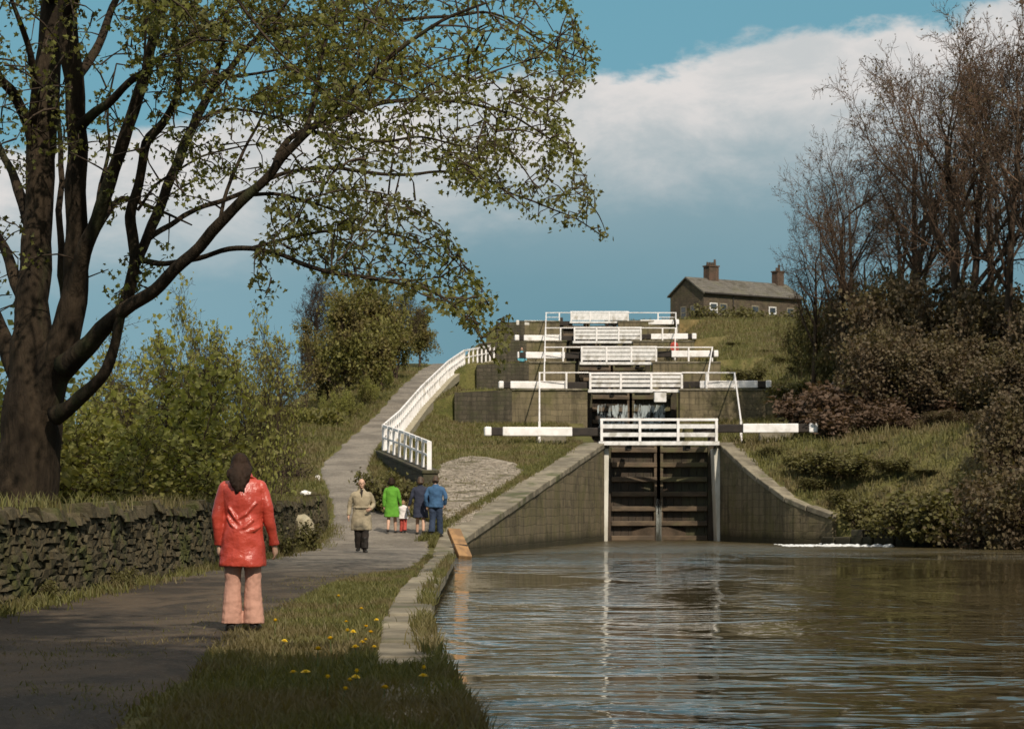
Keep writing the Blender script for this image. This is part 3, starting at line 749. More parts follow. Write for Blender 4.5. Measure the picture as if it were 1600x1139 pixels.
# foam and the bywash stream
def foam():
    mb = MB(); rr = random.Random(9)
    for k in range(300):
        u = rr.random(); x = 9.6 + 3.6 * u; y = 80.9 + rr.gauss(0, 0.85) - (x - 11) * 0.15
        r_ = rr.uniform(0.05, 0.2) * (0.25 + u * 0.35)
        mb.ball((x, y, 0.0), r_ * 2.2, r_ * 1.1, 0.02 + 0.10 * u * rr.random() ** 2, 8, 5)
    tag(mb.build('foam', M['foam'], smooth=True), 'white foam churned up on the water below the curved wing wall', 'foam', kind='stuff')
foam()
def stream():
    pts = [(1497, 700, 99), (1512, 718, 97.5), (1535, 735, 95.5), (1562, 752, 94)]
    V = []; 
    for (a, b, dd) in pts:
        c = P(a, b, dd)
        for k in range(5):
            V.append((c.x + (k - 2) * 0.42, c.y, max(c.z, gz(c.x + (k - 2) * 0.42, c.y) + 0.06) + 0.03 * math.sin(k * 2)))
    q = [(i * 5 + k, i * 5 + k + 1, (i + 1) * 5 + k + 1, (i + 1) * 5 + k) for i in range(3) for k in range(4)]
    m = mat_noise('bywash_water', [(0.34, 0.38, 0.40), (0.18, 0.21, 0.23)], 3, 0.15, 0.6, 8, 0.6)
    o = link_mesh('stream_water', np_mesh('stream_water', np.array(V), [np.array(q)], True), m)
    tag(o, kind='structure')
stream()

# ------------------------------------------------------------------ path railing and the wall under it
RL = [(-2.72, 75.0, 2.57), (-3.75, 80.0, 3.05), (-4.8, 85.0, 3.48), (-4.64, 94.4, zpath(94.4) + 0.32), (-4.33, 110, zpath(110) + 0.32),
      (-3.67, 130.8, zpath(130.8) + 0.32), (-3.0, 143.4, zpath(143.4) + 0.3), (-1.2, 152, 11.25)]
RL = [Vector([float(c) for c in p]) for p in RL]
t = thing('path_railing', 'long white post and rail fence curving up the hill beside the walking path', 'railing', tuple(RL[0]))
H = 0.92
for zz, nm, r in ((H, 'top_rail', 0.065), (H * 0.52, 'mid_rail', 0.045)):
    mb = MB()
    for a, b in zip(RL[:-1], RL[1:]):
        mb.beam(a + Vector((0, 0, zz)), b + Vector((0, 0, zz)), r * 1.2, r * 1.5)
    mb.build(nm, M['white'], t)
acc = []
for a, b in zip(RL[:-1], RL[1:]):
    n = max(1, int((b - a).length / 1.25))
    for k in range(n): acc.append(a.lerp(b, k / n))
acc.append(RL[-1])
for p in acc:
    mb = MB(); w = 0.075 if p is acc[0] else 0.05
    mb.box(p.x - w, p.x + w, p.y - w, p.y + w, p.z - 0.35 if (p - RL[0]).length > 11 else p.z - 0.03, p.z + H + 0.04); mb.build('post', M['white'], t)
t = thing('retaining_wall', 'dark brick retaining wall under the near end of the white path railing', 'retaining wall', tuple(RL[0]))
mb = MB()
dv = (RL[2] - RL[0]); dv.z = 0; dv.normalize(); nn = Vector((-dv.y, dv.x, 0))
for k in range(5):
    a = RL[0].lerp(RL[2], k / 5) - dv * 0.25 * (k == 0); b = RL[0].lerp(RL[2], (k + 1) / 5)
    za, zb_ = gz(a.x, a.y) - 1.0, gz(b.x, b.y) - 1.0
    w = nn * 0.25
    q = [a - w, a + w, b + w, b - w]
    mb.hexa([(v.x, v.y, z) for v, z in zip(q, (za, za, zb_, zb_))] + [(v.x, v.y, v.z - 0.10) for v in q])
mb.build('brickwork', M['darkstone'], t)
mb = MB(); mb.beam(RL[0] + Vector((0, 0, -0.05)) - dv * 0.3, RL[2] + Vector((0, 0, -0.05)), 0.58, 0.11); mb.build('coping', M['darkstone'], t, bevel=0.02)
t = thing('path_kerb', 'pale low stone kerb running under the white path railing up the hill', 'kerb', tuple(RL[2]))
mb = MB()
for a, b in zip(RL[2:-1], RL[3:]):
    off = Vector((0.16, 0, 0))
    mb.beam(a + off + Vector((0, 0, -0.27)), b + off + Vector((0, 0, -0.27)), 0.30, 0.42)
mb.build('kerb_stone', M['palestone'], t)

# ------------------------------------------------------------------ dry stone wall beside the towpath
def stone_wall():
    rr = random.Random(21)
    t = thing('stone_wall', 'mossy dry stone wall running along the left of the towpath behind the woman in red', 'stone wall', (-5.65, 40, 0.25))
    mb = MB(); cb = MB(); rows = 11
    y0, y1 = 13.0, 67.5
    def X0(y): return -5.68 + 0.06 * math.sin(y * 0.5) - 0.15 * max(0, (y - 60) / 8)
    def top(y): return np.interp(y, [13, 25, 45, 60, 68], [1.26, 1.32, 1.44, 1.54, 1.75]) + 0.05 * math.sin(y * 1.3) + 0.03 * math.sin(y * 3.1)
    for r in range(rows):
        y = y0 + rr.uniform(0, 0.3)
        while y < y1:
            L = rr.uniform(0.12, 0.42); g = gz(X0(y), y) - 0.05; tp = top(y) - 0.14
            if r == rows - 1 and rr.random() < 0.06: y += L; continue
            h = (tp - g) / rows; z0 = g + h * r + rr.uniform(-0.012, 0.012)
            x = X0(y); pr = rr.uniform(-0.022, 0.022) + 0.02 * (rows - r) * 0.5
            j = lambda s=0.02: rr.uniform(-s, s)
            xr_, xl_ = x + 0.24 + pr, x - 0.24
            c = [(xl_, y, z0), (xr_ + j(.03), y + 0.012 + j(), z0 + j()), (xr_ + j(.03), y + L - 0.012 + j(), z0 + j()), (xl_, y + L, z0),
                 (xl_, y, z0 + h), (xr_ + j(.04) - 0.01, y + 0.02 + j(), z0 + h - 0.012 + j()), (xr_ + j(.04) - 0.01, y + L - 0.02 + j(), z0 + h - 0.012 + j()), (xl_, y + L, z0 + h)]
            mb.hexa(c); y += L
    y = y0
    while y < y1:
        L = rr.uniform(0.10, 0.42); x = X0(y); z0 = top(y) - 0.15; h = rr.uniform(0.06, 0.17)
        j = lambda s=0.03: rr.uniform(-s, s)
        tl = j(0.06)
        cb.hexa([(x - .25, y, z0), (x + .29 + j(), y, z0), (x + .29 + j(), y + L - .01, z0), (x - .25, y + L - .01, z0),
                 (x - .2 + j(), y + tl + j(), z0 + h), (x + .24 + j(), y + tl + j(), z0 + h + j()), (x + .24 + j(), y + tl + L + j(), z0 + h + j()), (x - .2 + j(), y + tl + L + j(), z0 + h)])
        y += L
    kb = MB(); yy = np.arange(y0 + .1, y1, 1.5)
    for a, b in zip(yy[:-1], yy[1:]):
        xa, xb = X0(a) + .19, X0(b) + .19
        kb.hexa([(xa - .36, a, -.1), (xa, a, -.1), (xb, b, -.1), (xb - .36, b, -.1), (xa - .36, a, top(a) - .2), (xa, a, top(a) - .2), (xb, b, top(b) - .2), (xb - .36, b, top(b) - .2)])
    kb.build('rubble_core', M['drystone'], t)
    mb.build('stone_course', M['drystone'], t); cb.build('cap_stone', M['drystone'], t)
    # end of the wall
stone_wall()
def rock(name, mat, label, cat, c, s, seed, parent=None):
    rr = np.random.default_rng(seed)
    import bmesh
    bm = bmesh.new(); bmesh.ops.create_icosphere(bm, subdivisions=3, radius=1)
    for v in bm.verts:
        n = mnoise.noise(v.co * 1.3 + Vector((seed, 0, 0))) * 0.35 + mnoise.noise(v.co * 3.1 + Vector((0, seed, 0))) * 0.14
        v.co = Vector((math.copysign(abs(v.co.x) ** 0.7, v.co.x), math.copysign(abs(v.co.y) ** 0.7, v.co.y), math.copysign(abs(v.co.z) ** 0.7, v.co.z))) * (1 + n)
        v.co = Vector((v.co.x * s[0], v.co.y * s[1], v.co.z * s[2]))
    me = bpy.data.meshes.new(name); bm.to_mesh(me); bm.free()
    o = link_mesh(name, me, mat); o.location = c
    return tag(o, label, cat)
o = rock('capstone', M['whitestone'], 'whitewashed slab perched on the far end of the dry stone wall', 'stone', P(486, 775, 66.5), (0.30, 0.25, 0.10), 4); o.rotation_euler = (0, R(22), 0)
rock('boulder', M['palestone'], 'pale yellowish boulder in the grass at the foot of the dry stone wall', 'boulder', P(466, 828, 58), (0.36, 0.3, 0.36), 8)
rock('boulder', M['drystone'], 'dark squat boulder at the end of the dry stone wall beside the path', 'boulder', P(494, 800, 66), (0.30, 0.3, 0.55), 13)
t = thing('marker_post', 'small white marker stone on the grass where the path turns uphill', 'post', P(497, 745, 80))
b_ = P(497, 745, 80); mb = MB(); g = gz(b_.x, b_.y); mb.box(b_.x - .1, b_.x + .1, 79.9, 80.1, g - .2, g + .10); mb.build('post_body', M['whitestone'], t, bevel=0.02)
mb = MB(); mb.hexa([(b_.x - .1, 79.9, g + .102), (b_.x + .1, 79.9, g + .102), (b_.x + .1, 80.1, g + .102), (b_.x - .1, 80.1, g + .102), (b_.x - .04, 79.96, g + .16), (b_.x + .04, 79.96, g + .16), (b_.x + .04, 80.04, g + .16), (b_.x - .04, 80.04, g + .16)]); mb.build('post_top', M['whitestone'], t)

# ------------------------------------------------------------------ cottage on the hill
def cottage():
    A = Vector((16.5, 215, 0)); B = Vector((26.6, 222.2, 0))
    L = (B - A).length; ang = math.atan2(B.y - A.y, B.x - A.x)
    zb, ze, zr = 16.6, 21.45, 22.95
    t = thing('cottage', 'brown stone cottage with two chimneys on the skyline right of the topmost lock', 'cottage', (A.x, A.y, zb), ang)
    hw = 2.45; he, hr = ze - zb, zr - zb
    mb = MB()
    prof = [(-hw, 0), (hw, 0), (hw, he), (0, hr), (-hw, he)]
    mb.add([(0, y, z) for y, z in prof] + [(L, y, z) for y, z in prof], [(4, 3, 2, 1, 0), (5, 6, 7, 8, 9), (0, 1, 6, 5), (1, 2, 7, 6), (2, 3, 8, 7), (3, 4, 9, 8), (4, 0, 5, 9)])
    w = mb.build('wall', M['cottage'], t, world=False)
    rb = MB()
    for s in (-1, 1):
        dy, dz = s * (hw + 0.25), he - (hr - he) / hw * 0.25
        v = [(-0.2, dy, dz + .02), (L + .2, dy, dz + .02), (L + .2, 0, hr + .03), (-0.2, 0, hr + .03), (-0.2, dy, dz + .16), (L + .2, dy, dz + .16), (L + .2, 0, hr + .17), (-0.2, 0, hr + .17)]
        if s > 0: v = [v[1], v[0], v[3], v[2], v[5], v[4], v[7], v[6]]
        rb.hexa(v)
    rb.build('roof', M['roofslate'], t, world=False)
    gb = MB(); gb.beam((-0.1, -hw - .33, he - .02), (L + .1, -hw - .33, he - .02), .12, .12); gb.build('gutter', M['rust'], t, world=False)
    gb = MB(); gb.tube([(3.6, -hw - .08, 0), (3.6, -hw - .08, he - .1)], .05, 6); gb.build('downpipe', M['rust'], t, world=False)
    for cx, wd, h, np_ in ((3.0, 0.60, 1.75, 4), (L - 0.9, 0.42, 1.75, 2)):
        mb = MB(); mb.box(cx - wd, cx + wd, -0.42, 0.42, hr - 0.4, hr + h * 0.72); mb.box(cx - wd - .07, cx + wd + .07, -.49, .49, hr + h * 0.72 + .003, hr + h * 0.72 + .13)
        c = mb.build('chimney', M['chimney'], t, world=False)
        for k in range(np_):
            x = cx + (k - (np_ - 1) / 2) * 0.3
            pb = MB(); pb.tube([(x, 0, hr + h * .72 + .1), (x, 0, hr + h * .72 + .45 + .3 * (k == np_ - 1))], [.13, .10], 8); pb.build('chimney_pot', M['chimney'], c, world=False)
    def window(x, z, w_, h_, face='front', sash='white_old'):
        fr = MB(); pn = MB(); sl = MB()
        if face == 'front':
            y = -hw
            fr.box(x - w_ / 2, x - w_ / 2 + .1, y - .03, y + .05, z, z + h_); fr.box(x + w_ / 2 - .1, x + w_ / 2, y - .03, y + .05, z, z + h_)
            fr.box(x - w_ / 2 + .102, x + w_ / 2 - .102, y - .028, y + .05, z + h_ - .1, z + h_); fr.box(x - w_ / 2 + .102, x + w_ / 2 - .102, y - .028, y + .05, z + h_ * .48, z + h_ * .55)
            pn.box(x - w_ / 2 + .1, x + w_ / 2 - .1, y - .012, y + .02, z, z + h_ - .1); sl.box(x - w_ / 2 - .1, x + w_ / 2 + .1, y - .1, y + .05, z - .14, z - .003)
        else:
            y = x
            fr.box(-.03, .05, y - w_ / 2, y - w_ / 2 + .1, z, z + h_); fr.box(-.03, .05, y + w_ / 2 - .1, y + w_ / 2, z, z + h_)
            fr.box(-.028, .05, y - w_ / 2 + .102, y + w_ / 2 - .102, z + h_ - .1, z + h_); fr.box(-.028, .05, y - w_ / 2 + .102, y + w_ / 2 - .102, z + h_ * .48, z + h_ * .55)
            pn.box(-.012, .02, y - w_ / 2 + .1, y + w_ / 2 - .1, z, z + h_ - .1); sl.box(-.1, .05, y - w_ / 2 - .1, y + w_ / 2 + .1, z - .14, z - .003)
        f = pn.build('window', M['glass_dark'], t, world=False); fr.build('frame', M['coping' if (face == 'gable' or x not in (1.2, 8.6)) else sash], f, world=False); sl.build('sill', M['coping'], f, world=False)
    for x in (1.2, 2.4, 6.4, 8.6, 10.9): window(x, 2.6, .95, 1.35)
    for x in (1.2, 6.4, 8.6): window(x, 0.5, .95, 1.3)
    window(0.5, 2.5, .85, 1.25, 'gable'); window(-0.9, 2.5, .75, 1.25, 'gable')
    mb = MB(); mb.box(4.6, 5.5, -hw - .04, -hw + .05, 0, 2.1); dd = mb.build('door', M['rust'], t, world=False)
    mb = MB(); mb.ball((5.35, -hw - .08, 1.0), .05, .05, .05, 8, 5); mb.build('handle', M['white_old'], dd, world=False)
cottage()
t = thing('garden_wall', 'grey stone garden wall in front of the hilltop cottage', 'garden wall', (17, 205, 17))
mb = MB(); p0, p1 = P(1078, 497, 204), P(1170, 500, 208)
mb.beam(p0 + Vector((0, 0, -.45)), p1 + Vector((0, 0, -.45)), .4, 1.6); mb.build('masonry', M['cottage'], t)
mb = MB(); mb.beam(p0 + Vector((0, 0, .4)), p1 + Vector((0, 0, .4)), .5, .12); mb.build('coping', M['coping'], t)

# ------------------------------------------------------------------ vegetation helpers
def rand_rot(n, rng, droop=0.0):
    a = rng.normal(size=(n, 3)); a /= np.linalg.norm(a, axis=1)[:, None] + 1e-9
    a[:, 2] -= droop; a /= np.linalg.norm(a, axis=1)[:, None] + 1e-9
    b = rng.normal(size=(n, 3)); b -= a * (a * b).sum(1)[:, None]; b /= np.linalg.norm(b, axis=1)[:, None] + 1e-9
    c = np.cross(a, b)
    return a, b, c

def leaves_mesh(name, C, size, rng, droop=0.3, var=0.35, wide=0.8):
    n = len(C)
    a, b, c = rand_rot(n, rng, droop)
    s = (size * (1 + var * rng.uniform(-1, 1, n)))[:, None]
    C = np.asarray(C, float)
    v0 = C; v1 = C + a * s * 0.45 + b * s * 0.5 * wide + c * s * 0.14; v2 = C + a * s; v3 = C + a * s * 0.45 - b * s * 0.5 * wide + c * s * 0.14
    V = np.stack([v0, v1, v2, v3], 1).reshape(-1, 3)
    i = np.arange(n)[:, None] * 4
    T = np.concatenate([i + [[0, 1, 2]], i + [[0, 2, 3]]], 0).astype(np.int32)
    return np_mesh(name, V, [T])

def palmate_mesh(name, C, size, rng, droop=0.5):
    """five-lobed leaf, ten edge points, slightly folded"""
    n = len(C); a, b, c = rand_rot(n, rng, droop)
    s = (size * (1 + 0.35 * rng.uniform(-1, 1, n)))[:, None]
    sh = [(0, 0, 0), (-.10, .42, .05), (.22, .30, .08), (.42, .56, .12), (.56, .22, .05), (1.0, 0, 0), (.56, -.22, .05), (.42, -.56, .12), (.22, -.30, .08), (-.10, -.42, .05)]
    V = np.stack([C + a * s * p + b * s * q + c * s * r for p, q, r in sh], 1).reshape(-1, 3)
    i = np.arange(n)[:, None] * 10
    T = np.concatenate([i + [[0, 1, 2]], i + [[0, 2, 4]], i + [[2, 3, 4]], i + [[0, 4, 5]], i + [[0, 5, 6]], i + [[0, 6, 8]], i + [[6, 7, 8]], i + [[0, 8, 9]]], 0).astype(np.int32)
    return np_mesh(name, V, [T])

def prisms(P0, P1, R0, R1, n=3):
    P0 = np.asarray(P0, float); P1 = np.asarray(P1, float); R0 = np.asarray(R0)[:, None]; R1 = np.asarray(R1)[:, None]
    d = P1 - P0; d /= np.linalg.norm(d, axis=1)[:, None] + 1e-9
    u = np.where(np.abs(d[:, 2:3]) > 0.9, [[1.0, 0, 0]], [[0, 0, 1.0]])
    a = np.cross(d, u); a /= np.linalg.norm(a, axis=1)[:, None] + 1e-9; b = np.cross(d, a)
    ring0 = [P0 + R0 * (math.cos(t) * a + math.sin(t) * b) for t in 2 * math.pi * np.arange(n) / n]
    ring1 = [P1 + R1 * (math.cos(t) * a + math.sin(t) * b) for t in 2 * math.pi * np.arange(n) / n]
    V = np.stack(ring0 + ring1, 1).reshape(-1, 3)
    i = np.arange(len(P0))[:, None] * (2 * n)
    Q = np.concatenate([i + [[k, (k + 1) % n, n + (k + 1) % n, n + k]] for k in range(n)], 0).astype(np.int32)
    return V, Q

class Grow:
    def __init__(s, seed): s.r = random.Random(seed); s.seg = []; s.tips = []; s.limbs = []
    def branch(s, p, d, L, r, lv, cfg):
        rr = s.r; n = cfg['nseg'][lv]; pts = [p]; rad = [r]; d = d.normalized()
        st = L / n; q = p
        maxlv = len(cfg['nseg']) - 1
        kids = []
        for k in range(n):
            w = cfg['wob'][lv]
            d = (d + Vector((rr.gauss(0, w), rr.gauss(0, w), rr.gauss(0, w))) + Vector((0, 0, cfg['up'][lv]))).normalized()
            q = q + d * st; rn = r * (1 - (1 - cfg['tap'][lv]) * (k + 1) / n)
            pts.append(q); rad.append(rn)
            if lv < maxlv and (k + 1) / n >= cfg['bare'][lv]:
                m = cfg['kids'][lv]; cnt = int(m) + (rr.random() < m - int(m))
                for _ in range(cnt): kids.append((q.copy(), d.copy(), rn, (k + 1) / n))
        if lv <= cfg.get('solid', 1): s.limbs.append((pts, rad))
        else:
            for a, b, ra, rb in zip(pts[:-1], pts[1:], rad[:-1], rad[1:]): s.seg.append((a, b, ra, rb))
        if lv == maxlv: s.tips += pts[1:] if cfg.get('along', True) else pts[-1:]
        for (kp, kd, kr, f) in kids:
            ax = kd.cross(Vector((rr.gauss(0, 1), rr.gauss(0, 1), rr.gauss(0, 1))))
            if ax.length < 1e-4: continue
            ang = R(rr.uniform(*cfg['ang'][lv]))
            nd = Matrix.Rotation(ang, 3, ax.normalized()) @ kd
            s.branch(kp, nd, L * cfg['len'][lv] * rr.uniform(0.65, 1.2) * (1.15 - 0.5 * f), max(kr * cfg['rad'][lv], cfg['rmin']), lv + 1, cfg)
    def limb_mesh(s, sides=8):
        mb = MB()
        for pts, rad in s.limbs: mb.tube(pts, rad, sides)
        return mb
    def arrays(s): 
        a = s.seg
        return np.array([x[0] for x in a]), np.array([x[1] for x in a]), np.array([x[2] for x in a]), np.array([x[3] for x in a])

def proto_plant(name, label, cat, cfg, seed, L, r, stems=1, spread=0.0, leaf=None, twig='twig', bark='bark_far', nleaf=0, lsize=0.1, lspread=0.15, trunkname='trunk', crownname='crown', lean=0.25, drop=0.3, twigname='branch'):
    g = Grow(seed); rr = g.r
    for k in range(stems):
        a = rr.uniform(0, 6.28); q = spread * math.sqrt(rr.random())
        d = Vector((math.cos(a) * lean * rr.random(), math.sin(a) * lean * rr.random(), 1))
        g.branch(Vector((math.cos(a) * q, math.sin(a) * q, -0.25)), d, L * rr.uniform(0.65, 1.1), r * rr.uniform(0.7, 1.1), 0, cfg)
    t = thing(name, label, cat)
    g.limb_mesh(6).build(trunkname, M[bark], t, smooth=True)
    if g.seg:
        V, Q = prisms(*g.arrays()); link_mesh(twigname, np_mesh(twigname, V, [Q]), M[twig], t)
    if leaf:
        rng = np.random.default_rng(seed + 100)
        T = np.array(g.tips); idx = rng.integers(0, len(T), nleaf)
        C = T[idx] + rng.normal(size=(nleaf, 3)) * lspread
        C = C[C[:, 2] > 0.02]
        link_mesh(crownname, leaves_mesh(crownname, C, lsize, rng, drop), M[leaf], t)
    return t
used_proto = set()
def place(proto, name, label, loc, rz, sc, group=None, cat=None):
    if proto.name not in used_proto:
        used_proto.add(proto.name); o = proto
    else: o = copy_tree(proto)
    o.location = loc; o.rotation_euler = (0, 0, rz); o.scale = sc
    o['label'] = label
    if group: o['group'] = group
    if cat: o['category'] = cat
    return o

CFG_BARE = dict(nseg=[7, 6, 5, 4, 3], wob=[.06, .12, .15, .18, .2], up=[.03, .09, .07, .05, .03], tap=[.3, .25, .3, .4, .5], bare=[.35, .2, .2, .2, 0],
                kids=[2.0, 1.45, 1.35, 1.5], ang=[(28, 55), (25, 55), (25, 55), (25, 60)], len=[.55, .55, .55, .55], rad=[.55, .6, .6, .65], rmin=.010, solid=1)
CFG_BUSH = dict(nseg=[7, 5, 4, 3], wob=[.08, .12, .18, .2], up=[.05, .06, .05, .02], tap=[.25, .3, .4, .5], bare=[.15, .15, .1, 0],
                kids=[1.6, 1.5, 1.3], ang=[(20, 50), (25, 60), (25, 60)], len=[.42, .5, .55], rad=[.5, .55, .6], rmin=.006, solid=0)
CFG_TREE = dict(nseg=[7, 6, 4, 3], wob=[.07, .12, .16, .2], up=[.03, .06, .05, .02], tap=[.3, .25, .35, .5], bare=[.22, .15, .1, 0],
                kids=[2.6, 1.8, 1.5], ang=[(35, 75), (30, 60), (25, 60)], len=[.55, .5, .55], rad=[.5, .55, .6], rmin=.010, solid=1)

# ------------------------------------------------------------------ the big sycamore
def sycamore():
    D0 = 40.0
    t = thing('sycamore_tree', 'tall dark trunked sycamore with fresh spring leaves leaning over the stone wall', 'tree', P(40, 0, D0).to_2d().to_3d() + Vector((0, 0, 0.1)))
    s40 = F / D0
    limbs = [  # (px, py, radius px, depth offset)
        [(25, 850, 84, 0), (30, 800, 74, 0), (40, 740, 64, 0), (48, 680, 57, 0), (52, 620, 52, 0), (52, 560, 44, 0), (50, 470, 36, .1), (54, 400, 32, .2), (60, 300, 29, .3), (66, 200, 29, .4), (76, 100, 26, .6), (80, 0, 24, .8), (86, -120, 18, 1), (100, -260, 11, 1.4), (120, -380, 5, 1.8)],
        [(62, 640, 40, -.1), (80, 580, 38, -.2), (104, 520, 30, -.3), (117, 450, 26, -.4), (120, 390, 22, -.5), (120, 300, 21, -.7), (119, 200, 19, -.9), (112, 100, 19, -1.1), (106, 0, 17, -1.3), (110, -110, 13, -1.6), (130, -240, 8, -2), (160, -350, 4, -2.4)],
        [(112, 470, 20, -.4), (132, 395, 16, -.8), (150, 345, 14, -1.1), (172, 280, 13, -1.5), (194, 220, 12, -1.9), (214, 160, 11, -2.2), (232, 95, 10, -2.5), (248, 30, 8, -2.7), (275, -60, 6, -3), (300, -150, 3, -3.2)],
        [(86, 590, 26, -.2), (130, 548, 17, -.5), (160, 520, 14, -.7), (186, 492, 13, -.9), (200, 458, 12, -1), (210, 410, 11, -1.1), (208, 370, 11, -1.2), (206, 330, 10, -1.3), (216, 280, 9, -1.5), (230, 225, 9, -1.7), (255, 190, 8, -1.9), (276, 150, 7, -2.1), (280, 95, 5, -2.3), (274, 30, 4, -2.4), (280, -60, 2.5, -2.5)],
        [(212, 412, 10, -1.1), (238, 352, 10, -.8), (262, 292, 10, -.4), (284, 238, 10, .1), (306, 190, 9, .5), (332, 140, 8, 1), (368, 95, 6, 1.4), (410, 50, 5, 1.8), (450, 0, 4, 2.1), (490, -60, 2.5, 2.4)],
        [(100, 575, 24, -.6), (140, 535, 16, -1.1), (180, 495, 14, -1.5), (215, 470, 13, -1.8), (250, 445, 12, -2.1), (300, 398, 11, -2.5), (342, 350, 10, -2.9), (385, 308, 9, -3.2), (425, 268, 8, -3.4), (452, 235, 7.5, -3.6), (480, 205, 7, -3.7), (520, 172, 6, -3.8), (566, 128, 5, -3.9), (620, 80, 4, -4), (690, 34, 3, -4.1), (760, 5, 2, -4.2)],
        [(85, 650, 20, -.6), (112, 632, 15, -.9), (140, 612, 12, -1.2), (163, 582, 11, -1.4), (178, 545, 10, -1.5), (184, 510, 10, -1.55), (190, 480, 8, -1.6)],
        [(216, 408, 6, -1.2), (260, 412, 5, -1.6), (300, 407, 5, -2), (345, 392, 5, -2.5), (392, 388, 4.6, -3), (432, 395, 4.2, -3.4), (480, 415, 4, -3.8), (540, 430, 3.6, -4.2), (610, 440, 3.1, -4.6), (680, 458, 2.6, -5), (728, 495, 2.1, -5.2), (752, 530, 1.6, -5.3), (773, 566, 1, -5.4)],
        [(236, 372, 6, -.7), (275, 345, 5.5, 0), (320, 322, 5, .7), (365, 308, 5, 1.2), (410, 285, 4.6, 1.7), (450, 270, 4.3, 2.1), (520, 262, 4, 2.6), (580, 270, 3.6, 3), (640, 273, 3.2, 3.4), (700, 269, 2.9, 3.8), (745, 275, 2.5, 4.1), (790, 298, 2.1, 4.3), (850, 322, 1.8, 4.5), (900, 342, 1.3, 4.7), (945, 372, .8, 4.8)],
        [(425, 268, 7, -3.4), (452, 218, 6, -3), (500, 196, 5, -2.5), (560, 172, 4.6, -2), (610, 158, 4.2, -1.6), (670, 156, 3.8, -1.2), (730, 162, 3.2, -.8), (790, 176, 2.5, -.4), (840, 205, 1.8, 0), (890, 238, 1, .3)],
        [(410, 50, 5, 1.8), (480, 38, 4.5, 2.4), (560, 32, 4, 2.8), (650, 30, 3.5, 3.2), (720, 24, 3, 3.6), (770, 22, 2.6, 3.9), (820, 48, 2, 4.1), (880, 80, 1.5, 4.3), (935, 100, .9, 4.4)],
        [(332, 140, 7, 1), (345, 90, 5, .6), (350, 40, 4, .2), (372, -20, 3, -.2), (420, -90, 2, -.6)],
        [(132, 395, 8, -.8), (160, 345, 7, -.2), (190, 310, 6, .5), (250, 330, 3, 1), (300, 352, 1.5, 1.4)],
        [(119, 200, 12, -.9), (150, 178, 9, -1.4), (190, 140, 7, -2), (228, 108, 6, -2.5), (262, 80, 4, -2.9), (330, 40, 3, -3.3)],
        [(112, 130, 12, -1), (140, 90, 9, -.3), (165, 40, 8, .4), (190, -20, 6, 1), (230, -100, 4, 1.6)],
        [(40, 610, 26, .5), (12, 540, 18, .8), (-14, 480, 13, 1.2), (-44, 425, 10, 1.6), (-90, 360, 7, 2), (-130, 280, 4, 2.4)],
        [(36, 470, 16, .5), (16, 410, 11, .9), (-4, 372, 9, 1.3), (-30, 330, 6, 1.8), (-60, 240, 4, 2.2)],
        [(46, 350, 14, .4), (22, 280, 9, .9), (0, 240, 7, 1.3), (-20, 180, 5, 1.6), (-50, 90, 3, 2)],
        [(58, 250, 14, .3), (40, 190, 11, 0), (24, 150, 10, -.4), (0, 120, 8, -.8), (-30, 60, 6, -1.2), (-60, -20, 4, -1.6)],
        [(50, 190, 9, 0), (55, 130, 8, -.5), (42, 70, 6, -1), (20, 10, 4, -1.4), (0, -60, 3, -1.8)],
        [(480, 205, 4, -3.7), (540, 215, 3.2, -3.4), (600, 222, 2.6, -3), (660, 214, 2, -2.6), (720, 228, 1.4, -2.3)],
        [(216, 328, 3.5, -1.3), (240, 292, 3, -1), (275, 268, 2.5, -.6), (330, 240, 2, 0), (400, 226, 1.2, .6)],
        [(302, 196, 3.5, .4), (350, 172, 3, .9), (420, 180, 2.2, 1.4), (480, 200, 1.2, 1.8)],
        [(280, 145, 4, -2.1), (330, 126, 3.4, -1.7), (400, 116, 2.6, -1.2), (470, 98, 1.8, -.8), (540, 70, 1, -.4)],
        [(342, 350, 4, -2.9), (354, 300, 3.4, -2.5), (374, 250, 3, -2.1), (402, 198, 2.4, -1.7), (424, 140, 1.4, -1.4)],
        [(392, 305, 4, -3.2), (440, 304, 3, -2.8), (500, 320, 2.4, -2.4), (565, 345, 1.4, -2.1)],
        [(474, 212, 4.5, -3.7), (492, 150, 3.8, -3.2), (502, 90, 3, -2.8), (522, 30, 2.2, -2.4), (540, -40, 1.2, -2)],
        [(602, 160, 3, -1.6), (640, 122, 2.5, -1.2), (700, 92, 1.8, -.8), (765, 80, 1, -.5)],
        [(150, 345, 5, -1.1), (158, 290, 4, -.6), (170, 230, 3.4, -.2), (168, 170, 2.6, .2), (182, 100, 1.5, .5)],
        [(84, 560, 12, .3), (100, 500, 9, .8), (98, 430, 8, 1.2), (92, 350, 7, 1.6), (96, 260, 6, 2), (90, 160, 4, 2.4), (98, 60, 2, 2.8)],
        [(80, 0, 16, .8), (62, -80, 12, -1.5), (40, -140, 9, -4), (10, -190, 5, -7), (-10, -240, 3, -8.5)],
        [(108, 20, 13, -1.3), (150, -80, 10, -3.2), (205, -150, 7, -5.5), (260, -200, 4, -8)],
        [(392, 388, 3.5, -3), (450, 372, 3, -2.6), (520, 360, 2.6, -2.2), (590, 362, 2.2, -1.8), (650, 378, 1.8, -1.5), (700, 410, 1.2, -1.2)],
    ]
    mb = MB(); nodes = []; ndir = []
